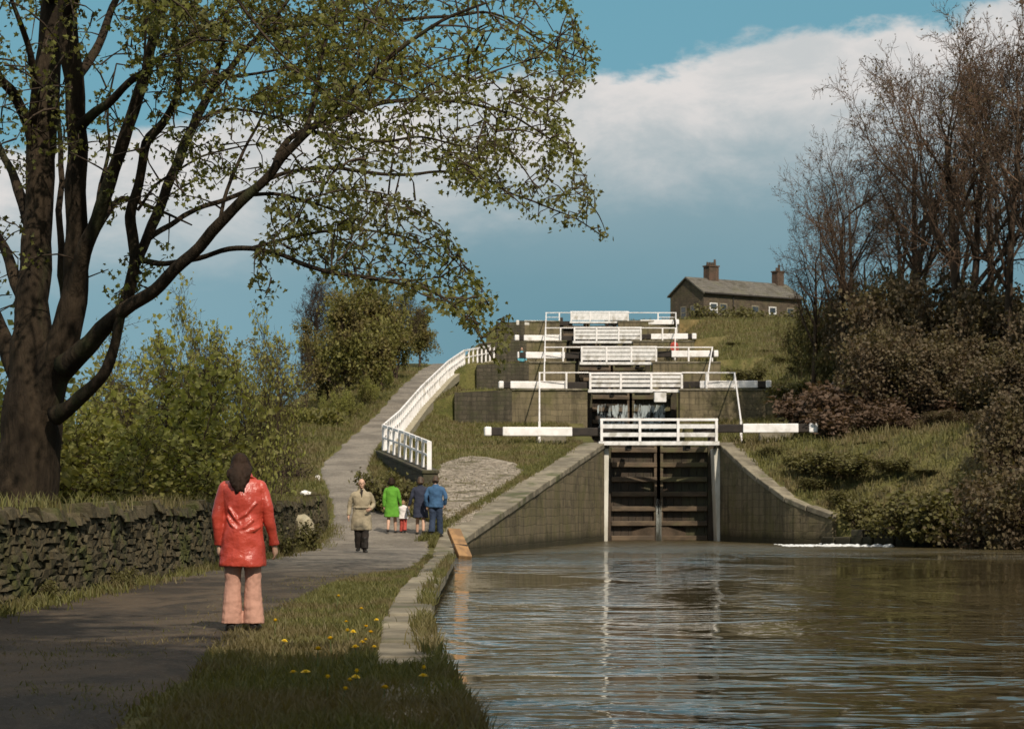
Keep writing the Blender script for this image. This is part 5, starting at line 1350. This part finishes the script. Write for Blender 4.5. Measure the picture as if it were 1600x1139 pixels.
def dandelions():
    rr = random.Random(6)
    mb = MB(); h = .13
    mb.tube([(0, 0, 0), (.006, .004, h * .5), (.004, 0, h)], .0035, 5)
    t = thing('dandelion', 'yellow dandelion flower in the grass verge beside the coping slabs', 'dandelion', group='dandelions in the verge')
    mb.build('stalk', M['stalk'], t, world=False)
    fb = MB()
    for ring, (n, r, zt) in enumerate(((16, .032, .004), (12, .024, .012), (8, .014, .018))):
        for k in range(n):
            a = 2 * math.pi * (k + .5 * ring) / n; c, s = math.cos(a), math.sin(a); w = .006
            fb.add([(.004 - s * w * .5, c * w * .5, h), (.004 + c * r - s * w, s * r + c * w, h + zt), (.004 + c * r * 1.1, s * r * 1.1, h + zt), (.004 + c * r + s * w, s * r - c * w, h + zt), (.004 + s * w * .5, -c * w * .5, h)], [(0, 1, 2, 3, 4)])
    fb.ball((.004, 0, h + .006), .012, .012, .01, 8, 5)
    fb.build('flower_head', M['yellow'], t, world=False)
    pts = [(543, 975), (545, 1001), (551, 999), (577, 996), (590, 973), (573, 1008), (568, 1012), (557, 1025), (479, 1058), (460, 1060), (552, 1072), (561, 1074), (549, 1078), (534, 1094), (525, 940), (497, 1035), (520, 1015), (585, 1018), (570, 985), (440, 1010), (430, 985), (563, 955), (510, 1080), (600, 1090), (660, 1070), (665, 1066)]
    for k, (a, b) in enumerate(pts):
        d = 1.05 * F / (b - HOR + 6); x = (a - 800) * d / F
        o = t if k == 0 else copy_tree(t)
        o.location = (x, d, gz(x, d)); o.rotation_euler = (rr.uniform(-.2, .2), rr.uniform(-.2, .2), rr.uniform(0, 6)); s = rr.uniform(.55, .9); o.scale = (s, s, rr.uniform(.8, 1.3))
dandelions()

# ------------------------------------------------------------------ people
def V3(*a): return Vector(a)
def limb(mb, pts, rad, n=12, ry=None): mb.tube(pts, rad, n, True, ry)
def curve(pts, rads, n=5):
    P_, R_ = [], []
    for i in range(len(pts) - 1):
        p0, p1, p2, p3 = pts[max(i - 1, 0)], pts[i], pts[i + 1], pts[min(i + 2, len(pts) - 1)]
        for k in range(n):
            u = k / n
            P_.append(0.5 * ((2 * p1) + (p2 - p0) * u + (2 * p0 - 5 * p1 + 4 * p2 - p3) * u * u + (3 * p1 - p0 - 3 * p2 + p3) * u ** 3)); R_.append(rads[i] * (1 - u) + rads[i + 1] * u)
    return P_ + [pts[-1]], R_ + [rads[-1]]

def hand(mb, wrist, d, palm_n, side, sc=1.0):
    """palm, four curled fingers of different lengths and a thumb; d points along the hand"""
    d = d.normalized(); pn = (palm_n - d * palm_n.dot(d)).normalized(); w = d.cross(pn).normalized() * side
    mb.tube([wrist - d * .02 * sc, wrist + d * .03 * sc, wrist + d * .07 * sc, wrist + d * .095 * sc], [.021 * sc, .026 * sc, .027 * sc, .02 * sc], 10, True, [.027 * sc, .036 * sc, .041 * sc, .036 * sc], up=tuple(pn))
    for k, (off, ln) in enumerate(((.031, .066), (.011, .076), (-.010, .070), (-.030, .055))):
        b = wrist + d * .085 * sc + w * off * sc
        j1 = b + (d * .93 + pn * .25) * ln * .45 * sc; j2 = j1 + (d * .75 + pn * .6) * ln * .32 * sc; j3 = j2 + (d * .35 + pn * .9) * ln * .26 * sc
        mb.tube([b - d * .015 * sc, b, j1, j2, j3], [.0095 * sc, .0098 * sc, .009 * sc, .0082 * sc, .0065 * sc], 7)
    b = wrist + d * .03 * sc + w * .03 * sc
    mb.tube([b - w * .015 * sc, b + (w * .8 + d * .5) * .03 * sc, b + (w * .75 + d * .9 + pn * .2) * .048 * sc, b + (w * .55 + d * 1.2 + pn * .45) * .062 * sc], [.013 * sc, .0125 * sc, .011 * sc, .008 * sc], 7)

def person(label, loc, face, H, spec, lean=0):
    """local frame: the person faces -y before rotation; heights for a 1.70 m body, scaled to H"""
    k = H / 1.70
    t = thing('person', label, 'person', loc, face, scale=k)
    S = spec; wd = S.get('wide', 1.0)
    hipz, shz = 0.88, 1.39
    bm_ = MB()
    legs = S['legs']     # per side: hip, knee, ankle
    hx = 0.095
    for s in (-1, 1):
        hip, knee, ank = [V3(*v) for v in legs[s]]
        p, r = curve([hip + V3(0, 0, -.01), hip.lerp(knee, .35), knee, knee.lerp(ank, .35), ank], [.070, .078, .054, .056, .038])
        limb(bm_, p, r)
        fd = V3(s * .18, -1, 0).normalized() if 'foot' not in S else V3(*S['foot'])
        bm_.tube([ank + V3(0, .05, -.045), ank + V3(0, 0, -.03), ank + fd * .08 + V3(0, 0, -.05), ank + fd * .17 + V3(0, 0, -.062)], [.032, .042, .034, .018], 10, True, [.034, .04, .045, .038], up=(0, 0, 1))
    bm_.rings([(0, 0, .84, .12, .095), (0, 0, .93, .142, .105), (0, .0, 1.06, .125, .095), (0, -.005, 1.22, .145, .105), (0, 0, 1.33, .132, .088), (0, .005, 1.40, .085, .065), (0, .005, 1.46, .054, .052)])
    hd = V3(*S.get('head', (0, -.02, 1.60)))
    limb(bm_, [V3(0, .01, 1.42), V3(0, .005, 1.49), hd + V3(0, .015, -.05)], [.06, .054, .056])
    yaw = Matrix.Rotation(S.get('yaw', 0), 3, 'Z') @ Matrix.Rotation(S.get('nod', 0), 3, 'X')
    hv = lambda x, y, z: hd + yaw @ V3(x, y, z)
    bm_.ball(hv(0, .012, .02), .074, .092, .094, 16, 10, yaw); bm_.ball(hv(0, -.018, -.035), .056, .070, .074, 14, 9, yaw)   # skull and jaw
    bm_.tube([hv(0, -.085, .03), hv(0, -.108, -.008), hv(0, -.088, -.02)], [.009, .015, .008], 7)                                    # nose
    bm_.tube([hv(-.022, -.084, -.05), hv(0, -.090, -.049), hv(.022, -.084, -.05)], [.006, .009, .006], 6)                          # lips
    bm_.ball(hv(0, -.075, -.088), .022, .018, .016, 8, 6)
    for s in (-1, 1): bm_.ball(hv(s * .076, .012, -.005), .012, .022, .032, 8, 6, yaw)
    for s in (-1, 1):
        sh, el, wr = [V3(*v) for v in S['arms'][s]]
        p, r = curve([sh + V3(-s * .05, 0, -.03), sh.lerp(el, .5), el, el.lerp(wr, .35), wr], [.034, .041, .037, .037, .026]); limb(bm_, p, r, 10)
        d = (wr - el).normalized() * .8 + V3(*S.get('handdir', {}).get(s, (0, 0, -.3)))
        hand(bm_, wr, d, V3(-s, -.25, 0) if 'palm' not in S else V3(*S['palm'][s]), -1 if s > 0 else 1, S.get('handsc', 1.0))
    body = bm_.build('body', M['skin'], t, world=False); fuse(body, S.get('vox', .009), 3)
    eb = None
    for s in (-1, 1):
        eb = MB(); eb.ball(hv(s * .029, -.083, .012), .011, .006, .008, 8, 6); eb.build('eye', M['shoe'], t, world=False, smooth=True)
    # clothes
    for nm, mat, fn, vox, wr_, ws in S['clothes']:
        c = MB(); fn(c, S, legs); o = c.build(nm, M[mat], t, world=False); fuse(o, vox, 4, wr_, ws)
    hb = MB(); S['hair'](hb, hv, yaw); h_ = hb.build('hair', M[S['haircol']], t, world=False); fuse(h_, .009, 2, .012, .03)
    for s in (-1, 1):
        ank = V3(*legs[s][2]); sb = MB(); fd = V3(s * .18, -1, 0).normalized() if 'foot' not in S else V3(*S['foot'])
        sb.tube([ank + V3(0, .075, -.05), ank + V3(0, .03, -.045), ank + fd * .06 + V3(0, 0, -.045), ank + fd * .15 + V3(0, 0, -.06), ank + fd * .20 + V3(0, 0, -.07)], [.028, .048, .046, .034, .016], 10, True, [.036, .046, .048, .048, .03], up=(0, 0, 1))
        if S.get('boots'): limb(sb, [ank + V3(0, 0, -.03), ank + V3(0, 0, .1), ank + V3(0, .005, .26)], [.05, .055, .068])
        o = sb.build('shoe', M['shoe'], t, world=False); fuse(o, .008, 2)
    return t

def sleeves(c, S, r0=.060, r1=.054, r2=.050, cuff=1.0):
    for s in (-1, 1):
        sh, el, wr = [V3(*v) for v in S['arms'][s]]
        e = el.lerp(wr, cuff)
        p, r = curve([sh + V3(-s * .07, 0, -.005), sh + V3(-s * .02, 0, -.02), sh.lerp(el, .5), el, el.lerp(e, .6), e], [.05, r0, r0 * .95, r1 * 1.03, r1 * .95, r2], 5); limb(c, p, r, 14)
def coat(hem, flare=1.0, sh=1.0, depth=1.0, pinch=1.0):
    def f(c, S, legs):
        w = S.get('wide', 1.0)
        L = [(0, 0, hem, .200 * flare * w, .150 * flare * depth), (0, 0, hem + .02, .203 * flare * w, .153 * flare * depth), (0, 0, (hem + .98) / 2, (.188 + .19 * (flare - 1)) * w, .145 * depth), (0, 0, .98, .180 * w * pinch, .135 * depth * pinch), (0, 0, 1.08, .172 * w * pinch, .128 * depth * pinch),
             (0, -.005, 1.22, .192 * w, .138 * depth), (0, 0, 1.32, .198 * w * sh, .122 * depth), (0, .003, 1.385, .165 * w * sh, .095 * depth), (0, .005, 1.43, .095, .078), (0, .005, 1.465, .075, .07), (0, .006, 1.485, .070, .066)]
        c.rings(L, 22); sleeves(c, S)
    return f
def trousers(thigh=.098, knee=.078, hem=.088, low=.0, seat=.135, length=1.0):
    def f(c, S, legs):
        c.rings([(0, 0, .80, .140, .105), (0, 0, .88, .150, .113), (0, 0, .98, .138, .102), (0, 0, 1.02, .130, .096)], 18)
        for s in (-1, 1):
            hip, knee_, ank = [V3(*v) for v in legs[s]]
            e = knee_.lerp(ank, length)
            p, r = curve([hip + V3(0, 0, -.03), hip.lerp(knee_, .4), knee_, knee_.lerp(e, .5), e + V3(0, 0, -low)], [thigh * .85, thigh * .96, knee, (knee + hem) / 2, hem], 5); limb(c, p, r, 14)
    return f
def skirt(top, bot, rt, rb):
    def f(c, S, legs): c.rings([(0, 0, bot, rb, rb * .75), (0, 0, (top + bot) / 2, (rt + rb) / 2, (rt + rb) * .37), (0, 0, top, rt, rt * .72)], 18)
    return f
def hair_cap(back=0.0, w=.083, top=.10, side=.0):
    def f(hb, hv, yaw):
        hb.ball(hv(0, .022, .036), w, .092, top - .018, 16, 10, yaw)
        hb.ball(hv(0, .055, -.01), w * .9, .062, .075, 14, 9, yaw)
        if back > 0:
            hb.tube([hv(0, .055, .03), hv(0, .085, -.06), hv(0, .095, -.06 - back * .5), hv(0.0, .10, -.06 - back)], [.07, .068, .060, .035], 12, True, [.085, .098, .092, .06], up=(0, 1, 0))
        if side > 0:
            for s in (-1, 1): hb.tube([hv(s * .07, .02, .05), hv(s * .088, .02, -.04), hv(s * .085, .03, -.04 - side)], [.03, .034, .022], 9)
    return f
def long_hair(hb, hv, yaw):
    hb.ball(hv(0, .016, .028), .086, .102, .100, 16, 10, yaw)
    hb.ball(hv(0, .045, -.02), .086, .072, .080, 14, 9, yaw)
    o = hv(0, 0, 0)
    for k, (xo, zb, r) in enumerate(((-.074, 1.385, .026), (-.050, 1.335, .030), (-.022, 1.300, .030), (.008, 1.285, .030), (.036, 1.325, .030), (.062, 1.36, .027), (-.088, 1.44, .022), (.082, 1.42, .022), (-.035, 1.27, .014), (.022, 1.262, .014))):
        side = abs(xo) > .07
        a = hv(xo * .8, .045 if not side else .02, .03); b = hv(xo, .085 if not side else .05, -.03)
        yb = .112 if not side else .085
        c = Vector((o.x + xo * 1.12, yb, (b.z + zb) / 2 + .01)); e = Vector((o.x + xo * 1.05 + .01 * math.sin(k * 2.1), yb + .028, zb))
        hb.tube([a, b, c, e.lerp(c, .25), e], [r, r * 1.15, r * 1.1, r * .9, r * .3], 9)
def hair_thin(hb, hv, yaw):
    hb.ball(hv(0, .05, -.002), .080, .062, .062, 14, 9, yaw)
    for s in (-1, 1): hb.ball(hv(s * .066, .03, .01), .016, .045, .045, 8, 6, yaw)
PI = math.pi
STAND = {-1: ((-.095, 0, .88), (-.10, -.01, .47), (-.105, .01, .085)), 1: ((.095, 0, .88), (.10, -.01, .47), (.105, .01, .085))}
def creased_coat(c, S, legs):
    coat(.60, 1.06, .98, 1.08, .99)(c, S, legs)
    for a_, b_, c_ in (((-.13, .108, 1.20), (-.03, .136, 1.09), (.06, .134, 1.03)), ((.13, .106, 1.16), (.07, .130, 1.06), (.01, .136, .98)), ((-.10, .124, 1.04), (-.02, .138, .97), (.08, .132, .93)), ((.15, .086, 1.08), (.10, .124, 1.0), (.03, .136, .93)), ((-.16, .07, .98), (-.10, .125, .94), (-.02, .142, .92))):
        c.tube([V3(*a_), V3(*b_), V3(*c_)], [.010, .020, .010], 8, True, [.014, .024, .014], up=(0, 1, 0))
# woman in red (faces away): after the half turn her own left (+x) lies left in the picture
def gw(px, d): return (px - 800) * d / F
d = 19.75; x = gw(380, d)
S = dict(legs={-1: ((-.085, 0, .88), (-.092, .0, .47), (-.098, .02, .085)), 1: ((.085, 0, .88), (.096, -.0, .47), (.105, .02, .085))}, wide=1.04, vox=.007,
         arms={-1: ((-.185, 0, 1.36), (-.235, .01, 1.08), (-.285, -.05, .80)), 1: ((.185, 0, 1.36), (.232, .02, 1.08), (.225, -.03, .80))}, head=(.035, -.055, 1.535), yaw=.25, nod=.22,
         handdir={-1: (-.03, -.1, -.3), 1: (0, -.1, -.3)},
         clothes=[('trousers', 'pinkcloth', trousers(.098, .074, .100, .02), .008, .014, .06), ('jacket', 'leather', creased_coat, .007, .030, .15)],
         haircol='hair_dark', hair=long_hair)
wm = person('woman with dark shoulder length hair in a shiny red leather jacket and pink flared trousers', (x, d, gz(x, d) + .035), PI + .06, 1.575, S)
jk = [c for c in COL.objects if c.parent == wm and c.name.startswith('jacket')][0]
mb = MB()
for sgn in (-1, 1):
    mb.tube([V3(0, .055, 1.435), V3(sgn * .055, .050, 1.44), V3(sgn * .09, .0, 1.42), V3(sgn * .08, -.08, 1.36)], [.014, .016, .016, .012], 8, True, [.04, .045, .045, .03])
o = mb.build('collar', M['leather'], jk, world=False); fuse(o, .008, 2)
# man walking towards us
d = 54.3; x = gw(565, d)
S = dict(legs={-1: ((-.085, 0, .88), (-.085, -.05, .48), (-.07, .06, .12)), 1: ((.085, 0, .88), (.080, -.09, .48), (.065, -.16, .085))}, boots=True,
         arms={-1: ((-.205, 0, 1.37), (-.27, .07, 1.11), (-.30, .03, .86)), 1: ((.205, 0, 1.37), (.285, .05, 1.12), (.20, -.16, 1.00))},
         clothes=[('trousers', 'darkcloth', trousers(.10, .085, .085), .012, .02, .08), ('coat', 'beige', coat(.52, 1.16, 1.08, 1.08), .012, .03, .12)], haircol='hair_grey', hair=hair_thin, handdir={1: (-.4, -.2, .1)}, wide=1.1)
mn = person('balding man in a long beige raincoat and dark trousers walking towards the viewer', (x, d, gz(x, d) + .035), .1, 1.74, S)
jk = [c for c in COL.objects if c.parent == mn and c.name.startswith('coat')][0]
mb = MB(); mb.tube([V3(-.19, .0, 1.045), V3(-.13, -.125, 1.045), V3(0, -.165, 1.045), V3(.13, -.125, 1.045), V3(.19, 0, 1.045), V3(.13, .125, 1.045), V3(0, .165, 1.045), V3(-.13, .125, 1.045), V3(-.19, 0, 1.045)], .022, 8); o = mb.build('belt', M['beige'], jk, world=False)
mb = MB(); mb.add([(-.035, -.135, 1.46), (.035, -.135, 1.46), (0.0, -.155, 1.27), (-.035, -.115, 1.46), (.035, -.115, 1.46), (0, -.12, 1.27)], [(0, 2, 1), (3, 4, 5), (0, 1, 4, 3), (1, 2, 5, 4), (2, 0, 3, 5)]); mb.build('scarf', M['darkcloth'], mn, world=False)
WALK = {-1: ((-.09, 0, .88), (-.095, -.07, .48), (-.10, -.12, .085)), 1: ((.09, 0, .88), (.09, .02, .48), (.09, .17, .12))}
WALK2 = {-1: ((-.09, 0, .88), (-.095, .03, .48), (-.09, .16, .12)), 1: ((.09, 0, .88), (.09, -.07, .48), (.10, -.10, .085))}
# green coat
d = 65; x = gw(612, d)
S = dict(legs=WALK, arms={-1: ((-.19, 0, 1.37), (-.24, .02, 1.09), (-.30, -.04, .84)), 1: ((.19, 0, 1.37), (.235, .03, 1.08), (.24, -.02, .83))},
         clothes=[('coat', 'greencloth', coat(.50, 1.22, 1.0, 1.0), .012, .025, .12)], haircol='hair_dark', hair=hair_cap(.06, .092, .115, .03))
person('woman in a bright green knee length coat seen from behind on the towpath', (x, d, gz(x, d) + .035), PI - .1, 1.56, S)
# child
d = 65; x = gw(630, d)
S = dict(legs=WALK2, arms={-1: ((-.18, 0, 1.37), (-.27, -.02, 1.14), (-.33, -.06, .92)), 1: ((.18, 0, 1.37), (.27, -.02, 1.16), (.36, -.05, 1.02))}, wide=1.15, handsc=1.2, head=(0, -.02, 1.58),
         clothes=[('trousers', 'redcloth', trousers(.115, .10, .10), .014, .02, .1), ('jumper', 'whitecloth', coat(.74, 1.15, 1.05, 1.15), .014, .03, .12)], haircol='hair_fair', hair=hair_cap(.03, .096, .12))
person('small child in a white top and red trousers walking hand in hand', (x, d, gz(x, d) + .035), PI, .92, S)
# navy coat
d = 64.5; x = gw(657, d)
S = dict(legs=WALK2, arms={-1: ((-.2, 0, 1.37), (-.25, .03, 1.09), (-.26, -.03, .83)), 1: ((.2, 0, 1.37), (.27, 0, 1.10), (.34, -.08, .86))},
         clothes=[('coat', 'navycloth', coat(.50, 1.12, 1.05, 1.05), .012, .025, .12)], haircol='hair_brown', hair=hair_cap(.05, .09, .11, .02), wide=1.05)
person('woman in a dark navy coat with bare legs walking beside the man in blue', (x, d, gz(x, d) + .035), PI, 1.62, S)
# blue jacket
d = 64; x = gw(681, d)
S = dict(legs=WALK, arms={-1: ((-.21, 0, 1.37), (-.29, .05, 1.11), (-.24, -.06, .90)), 1: ((.21, 0, 1.37), (.28, .05, 1.10), (.27, -.06, .86))}, wide=1.1,
         clothes=[('trousers', 'denim_dark', trousers(.11, .088, .09), .012, .02, .08), ('jacket', 'denim', coat(.82, .98, 1.1, 1.05), .012, .03, .12)], haircol='hair_brown', hair=hair_cap(.01, .086, .105))
person('man in a blue denim jacket and dark jeans walking away beside the coping', (x, d, gz(x, d) + .035), PI - .15, 1.70, S)
# distant people on the locks
d = 137.6; x = gw(815, d)
S = dict(legs=STAND, arms={-1: ((-.2, 0, 1.37), (-.26, .0, 1.09), (-.24, -.1, .86)), 1: ((.2, 0, 1.37), (.27, 0, 1.10), (.26, -.08, .86))},
         clothes=[('trousers', 'darkcloth', trousers(), .016, 0, .1), ('jumper', 'cyancloth', coat(.80, 1.0, 1.05, 1.0), .016, 0, .1)], haircol='hair_brown', hair=hair_cap(.02), vox=.012)
pp = person('distant person in a light blue jumper sitting by the middle lock beam', (x, d - 1.2, ZN[2] - .62), .3, 1.6, S)
d = 158; x = gw(949, d)
S = dict(legs=STAND, arms={-1: ((-.2, 0, 1.37), (-.26, .0, 1.09), (-.24, -.1, .86)), 1: ((.2, 0, 1.37), (.27, 0, 1.10), (.26, -.08, .86))},
         clothes=[('trousers', 'darkcloth', trousers(), .016, 0, .1), ('jumper', 'navycloth', coat(.78, 1.0, 1.05, 1.0), .016, 0, .1)], haircol='hair_dark', hair=hair_cap(.02), vox=.012)
person('distant dark clothed person standing on the second highest footbridge', (x, d - .15, ZN[3] + .06 - .25), PI, 1.45, S)
d = 158; 
S['clothes'] = [('trousers', 'darkcloth', trousers(), .016, 0, .1), ('jumper', 'redcloth', coat(.78, 1.0, 1.05, 1.0), .016, 0, .1)]
x = gw(1053, 157); person('distant person in a reddish top near the beam of the second highest lock', (x, 156.6, ZN[3] - 1.45), .2, 1.6, S)

# ------------------------------------------------------------------ light, sky, camera
EL = 43.0; AZ = 162.0      # azimuth clockwise from +y
sun_dir = Vector((math.sin(R(AZ)) * math.cos(R(EL)), math.cos(R(AZ)) * math.cos(R(EL)), math.sin(R(EL))))
sl = bpy.data.lights.new('sun', 'SUN'); sl.energy = 3.4; sl.angle = R(0.5); sl.color = (1.0, 0.91, 0.76)
so = bpy.data.objects.new('sun', sl); COL.objects.link(so); so.rotation_euler = sun_dir.to_track_quat('Z', 'Y').to_euler(); so.location = (20, -20, 40)

w = bpy.data.worlds.new('World'); SC.world = w; w.use_nodes = True
w.node_tree.nodes.clear(); t = NT(w.node_tree)
out = t.n('ShaderNodeOutputWorld'); bg = t.n('ShaderNodeBackground'); bg.inputs[1].default_value = 0.10
w.node_tree.links.new(bg.outputs[0], out.inputs[0])
sky = t.n('ShaderNodeTexSky', sky_type='NISHITA', sun_disc=False, sun_elevation=R(EL), sun_rotation=R(AZ), altitude=150, air_density=1.0, dust_density=0.6, ozone_density=1.5)
gdir = t.n('ShaderNodeTexCoord').outputs['Generated']
sp = t.n('ShaderNodeSeparateXYZ', i={0: gdir})
az = t.math('ARCTAN2', sp.outputs[0], sp.outputs[1]); el = t.math('ARCSINE', sp.outputs[2])
cv = t.n('ShaderNodeCombineXYZ', i={0: t.math('MULTIPLY', az, 1.0), 1: t.math('MULTIPLY', el, 2.2), 2: 0.0}).outputs[0]
n1 = t.noise(cv, 14.0, 7, 0.62, 0.3); n2 = t.noise(cv, 5.0, 5, 0.55); n3 = t.noise(cv, 38.0, 5, 0.6)
e1 = t.math('ADD', el, t.math('ADD', t.math('MULTIPLY_ADD', n1, 0.042, -0.021), t.math('MULTIPLY_ADD', n3, 0.012, -0.006)))
top = t.math('MULTIPLY_ADD', t.math('MINIMUM', t.math('MAXIMUM', az, -0.5), 0.5), 0.14, 0.181)
rel = t.math('SUBTRACT', e1, top)           # <0 below the cloud tops
K = 10.0 / 1.41
c_low = (0.150 * K, 0.300 * K, 0.365 * K); c_mid = (0.25 * K, 0.37 * K, 0.42 * K); c_white = (0.74 * K, 0.71 * K, 0.69 * K)
e2 = t.math('ADD', el, t.math('MULTIPLY_ADD', n2, 0.05, -0.025))
c = t.mix(t.smooth(e2, 0.075, 0.150), t.mix(t.smooth(az, 0.02, -0.16), c_low, (0.215 * K, 0.375 * K, 0.445 * K)), c_mid)
c = t.mix(t.math('MULTIPLY', t.smooth(rel, -0.070, -0.010), t.math('MULTIPLY_ADD', t.smooth(n1, 0.35, 0.62), 0.35, 0.65)), c, c_white)
blue = t.mix(0.90, sky.outputs[0], (0.135 * K, 0.345 * K, 0.425 * K))
wisp = t.mix(t.math('MULTIPLY', t.smooth(n2, 0.55, 0.75), 0.35), blue, c_mid)
c = t.mix(t.smooth(rel, -0.002, 0.006), c, wisp)
hi = t.mix(t.math('MULTIPLY_ADD', t.smooth(n2, 0.35, 0.6), 0.5, 0.35), sky.outputs[0], (1.15 * K, 1.05 * K, 0.90 * K))  # bright cloud overhead, out of view, added to fill the shadows
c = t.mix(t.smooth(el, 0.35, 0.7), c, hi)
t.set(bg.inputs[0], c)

cam = bpy.data.cameras.new('camera'); co = bpy.data.objects.new('camera', cam); COL.objects.link(co)
co.location = (0, 0, CAMZ); co.rotation_euler = (R(90), 0, 0)
cam.sensor_width = 36.0; cam.lens = F / 1600 * 36.0
cam.shift_y = (HOR - 1139 / 2) / 1600
cam.clip_start = 0.1; cam.clip_end = 5000
cam.dof.use_dof = True; cam.dof.focus_distance = 24.0; cam.dof.aperture_fstop = 7.0
SC.camera = co
SC.view_settings.view_transform = 'Standard'; SC.view_settings.look = 'None'; SC.view_settings.exposure = 0.5; SC.view_settings.gamma = 1.0
SC.cycles.use_denoising = True
SC.cycles.max_bounces = 6; SC.cycles.transparent_max_bounces = 4
SC.render.resolution_x = 1024; SC.render.resolution_y = 729
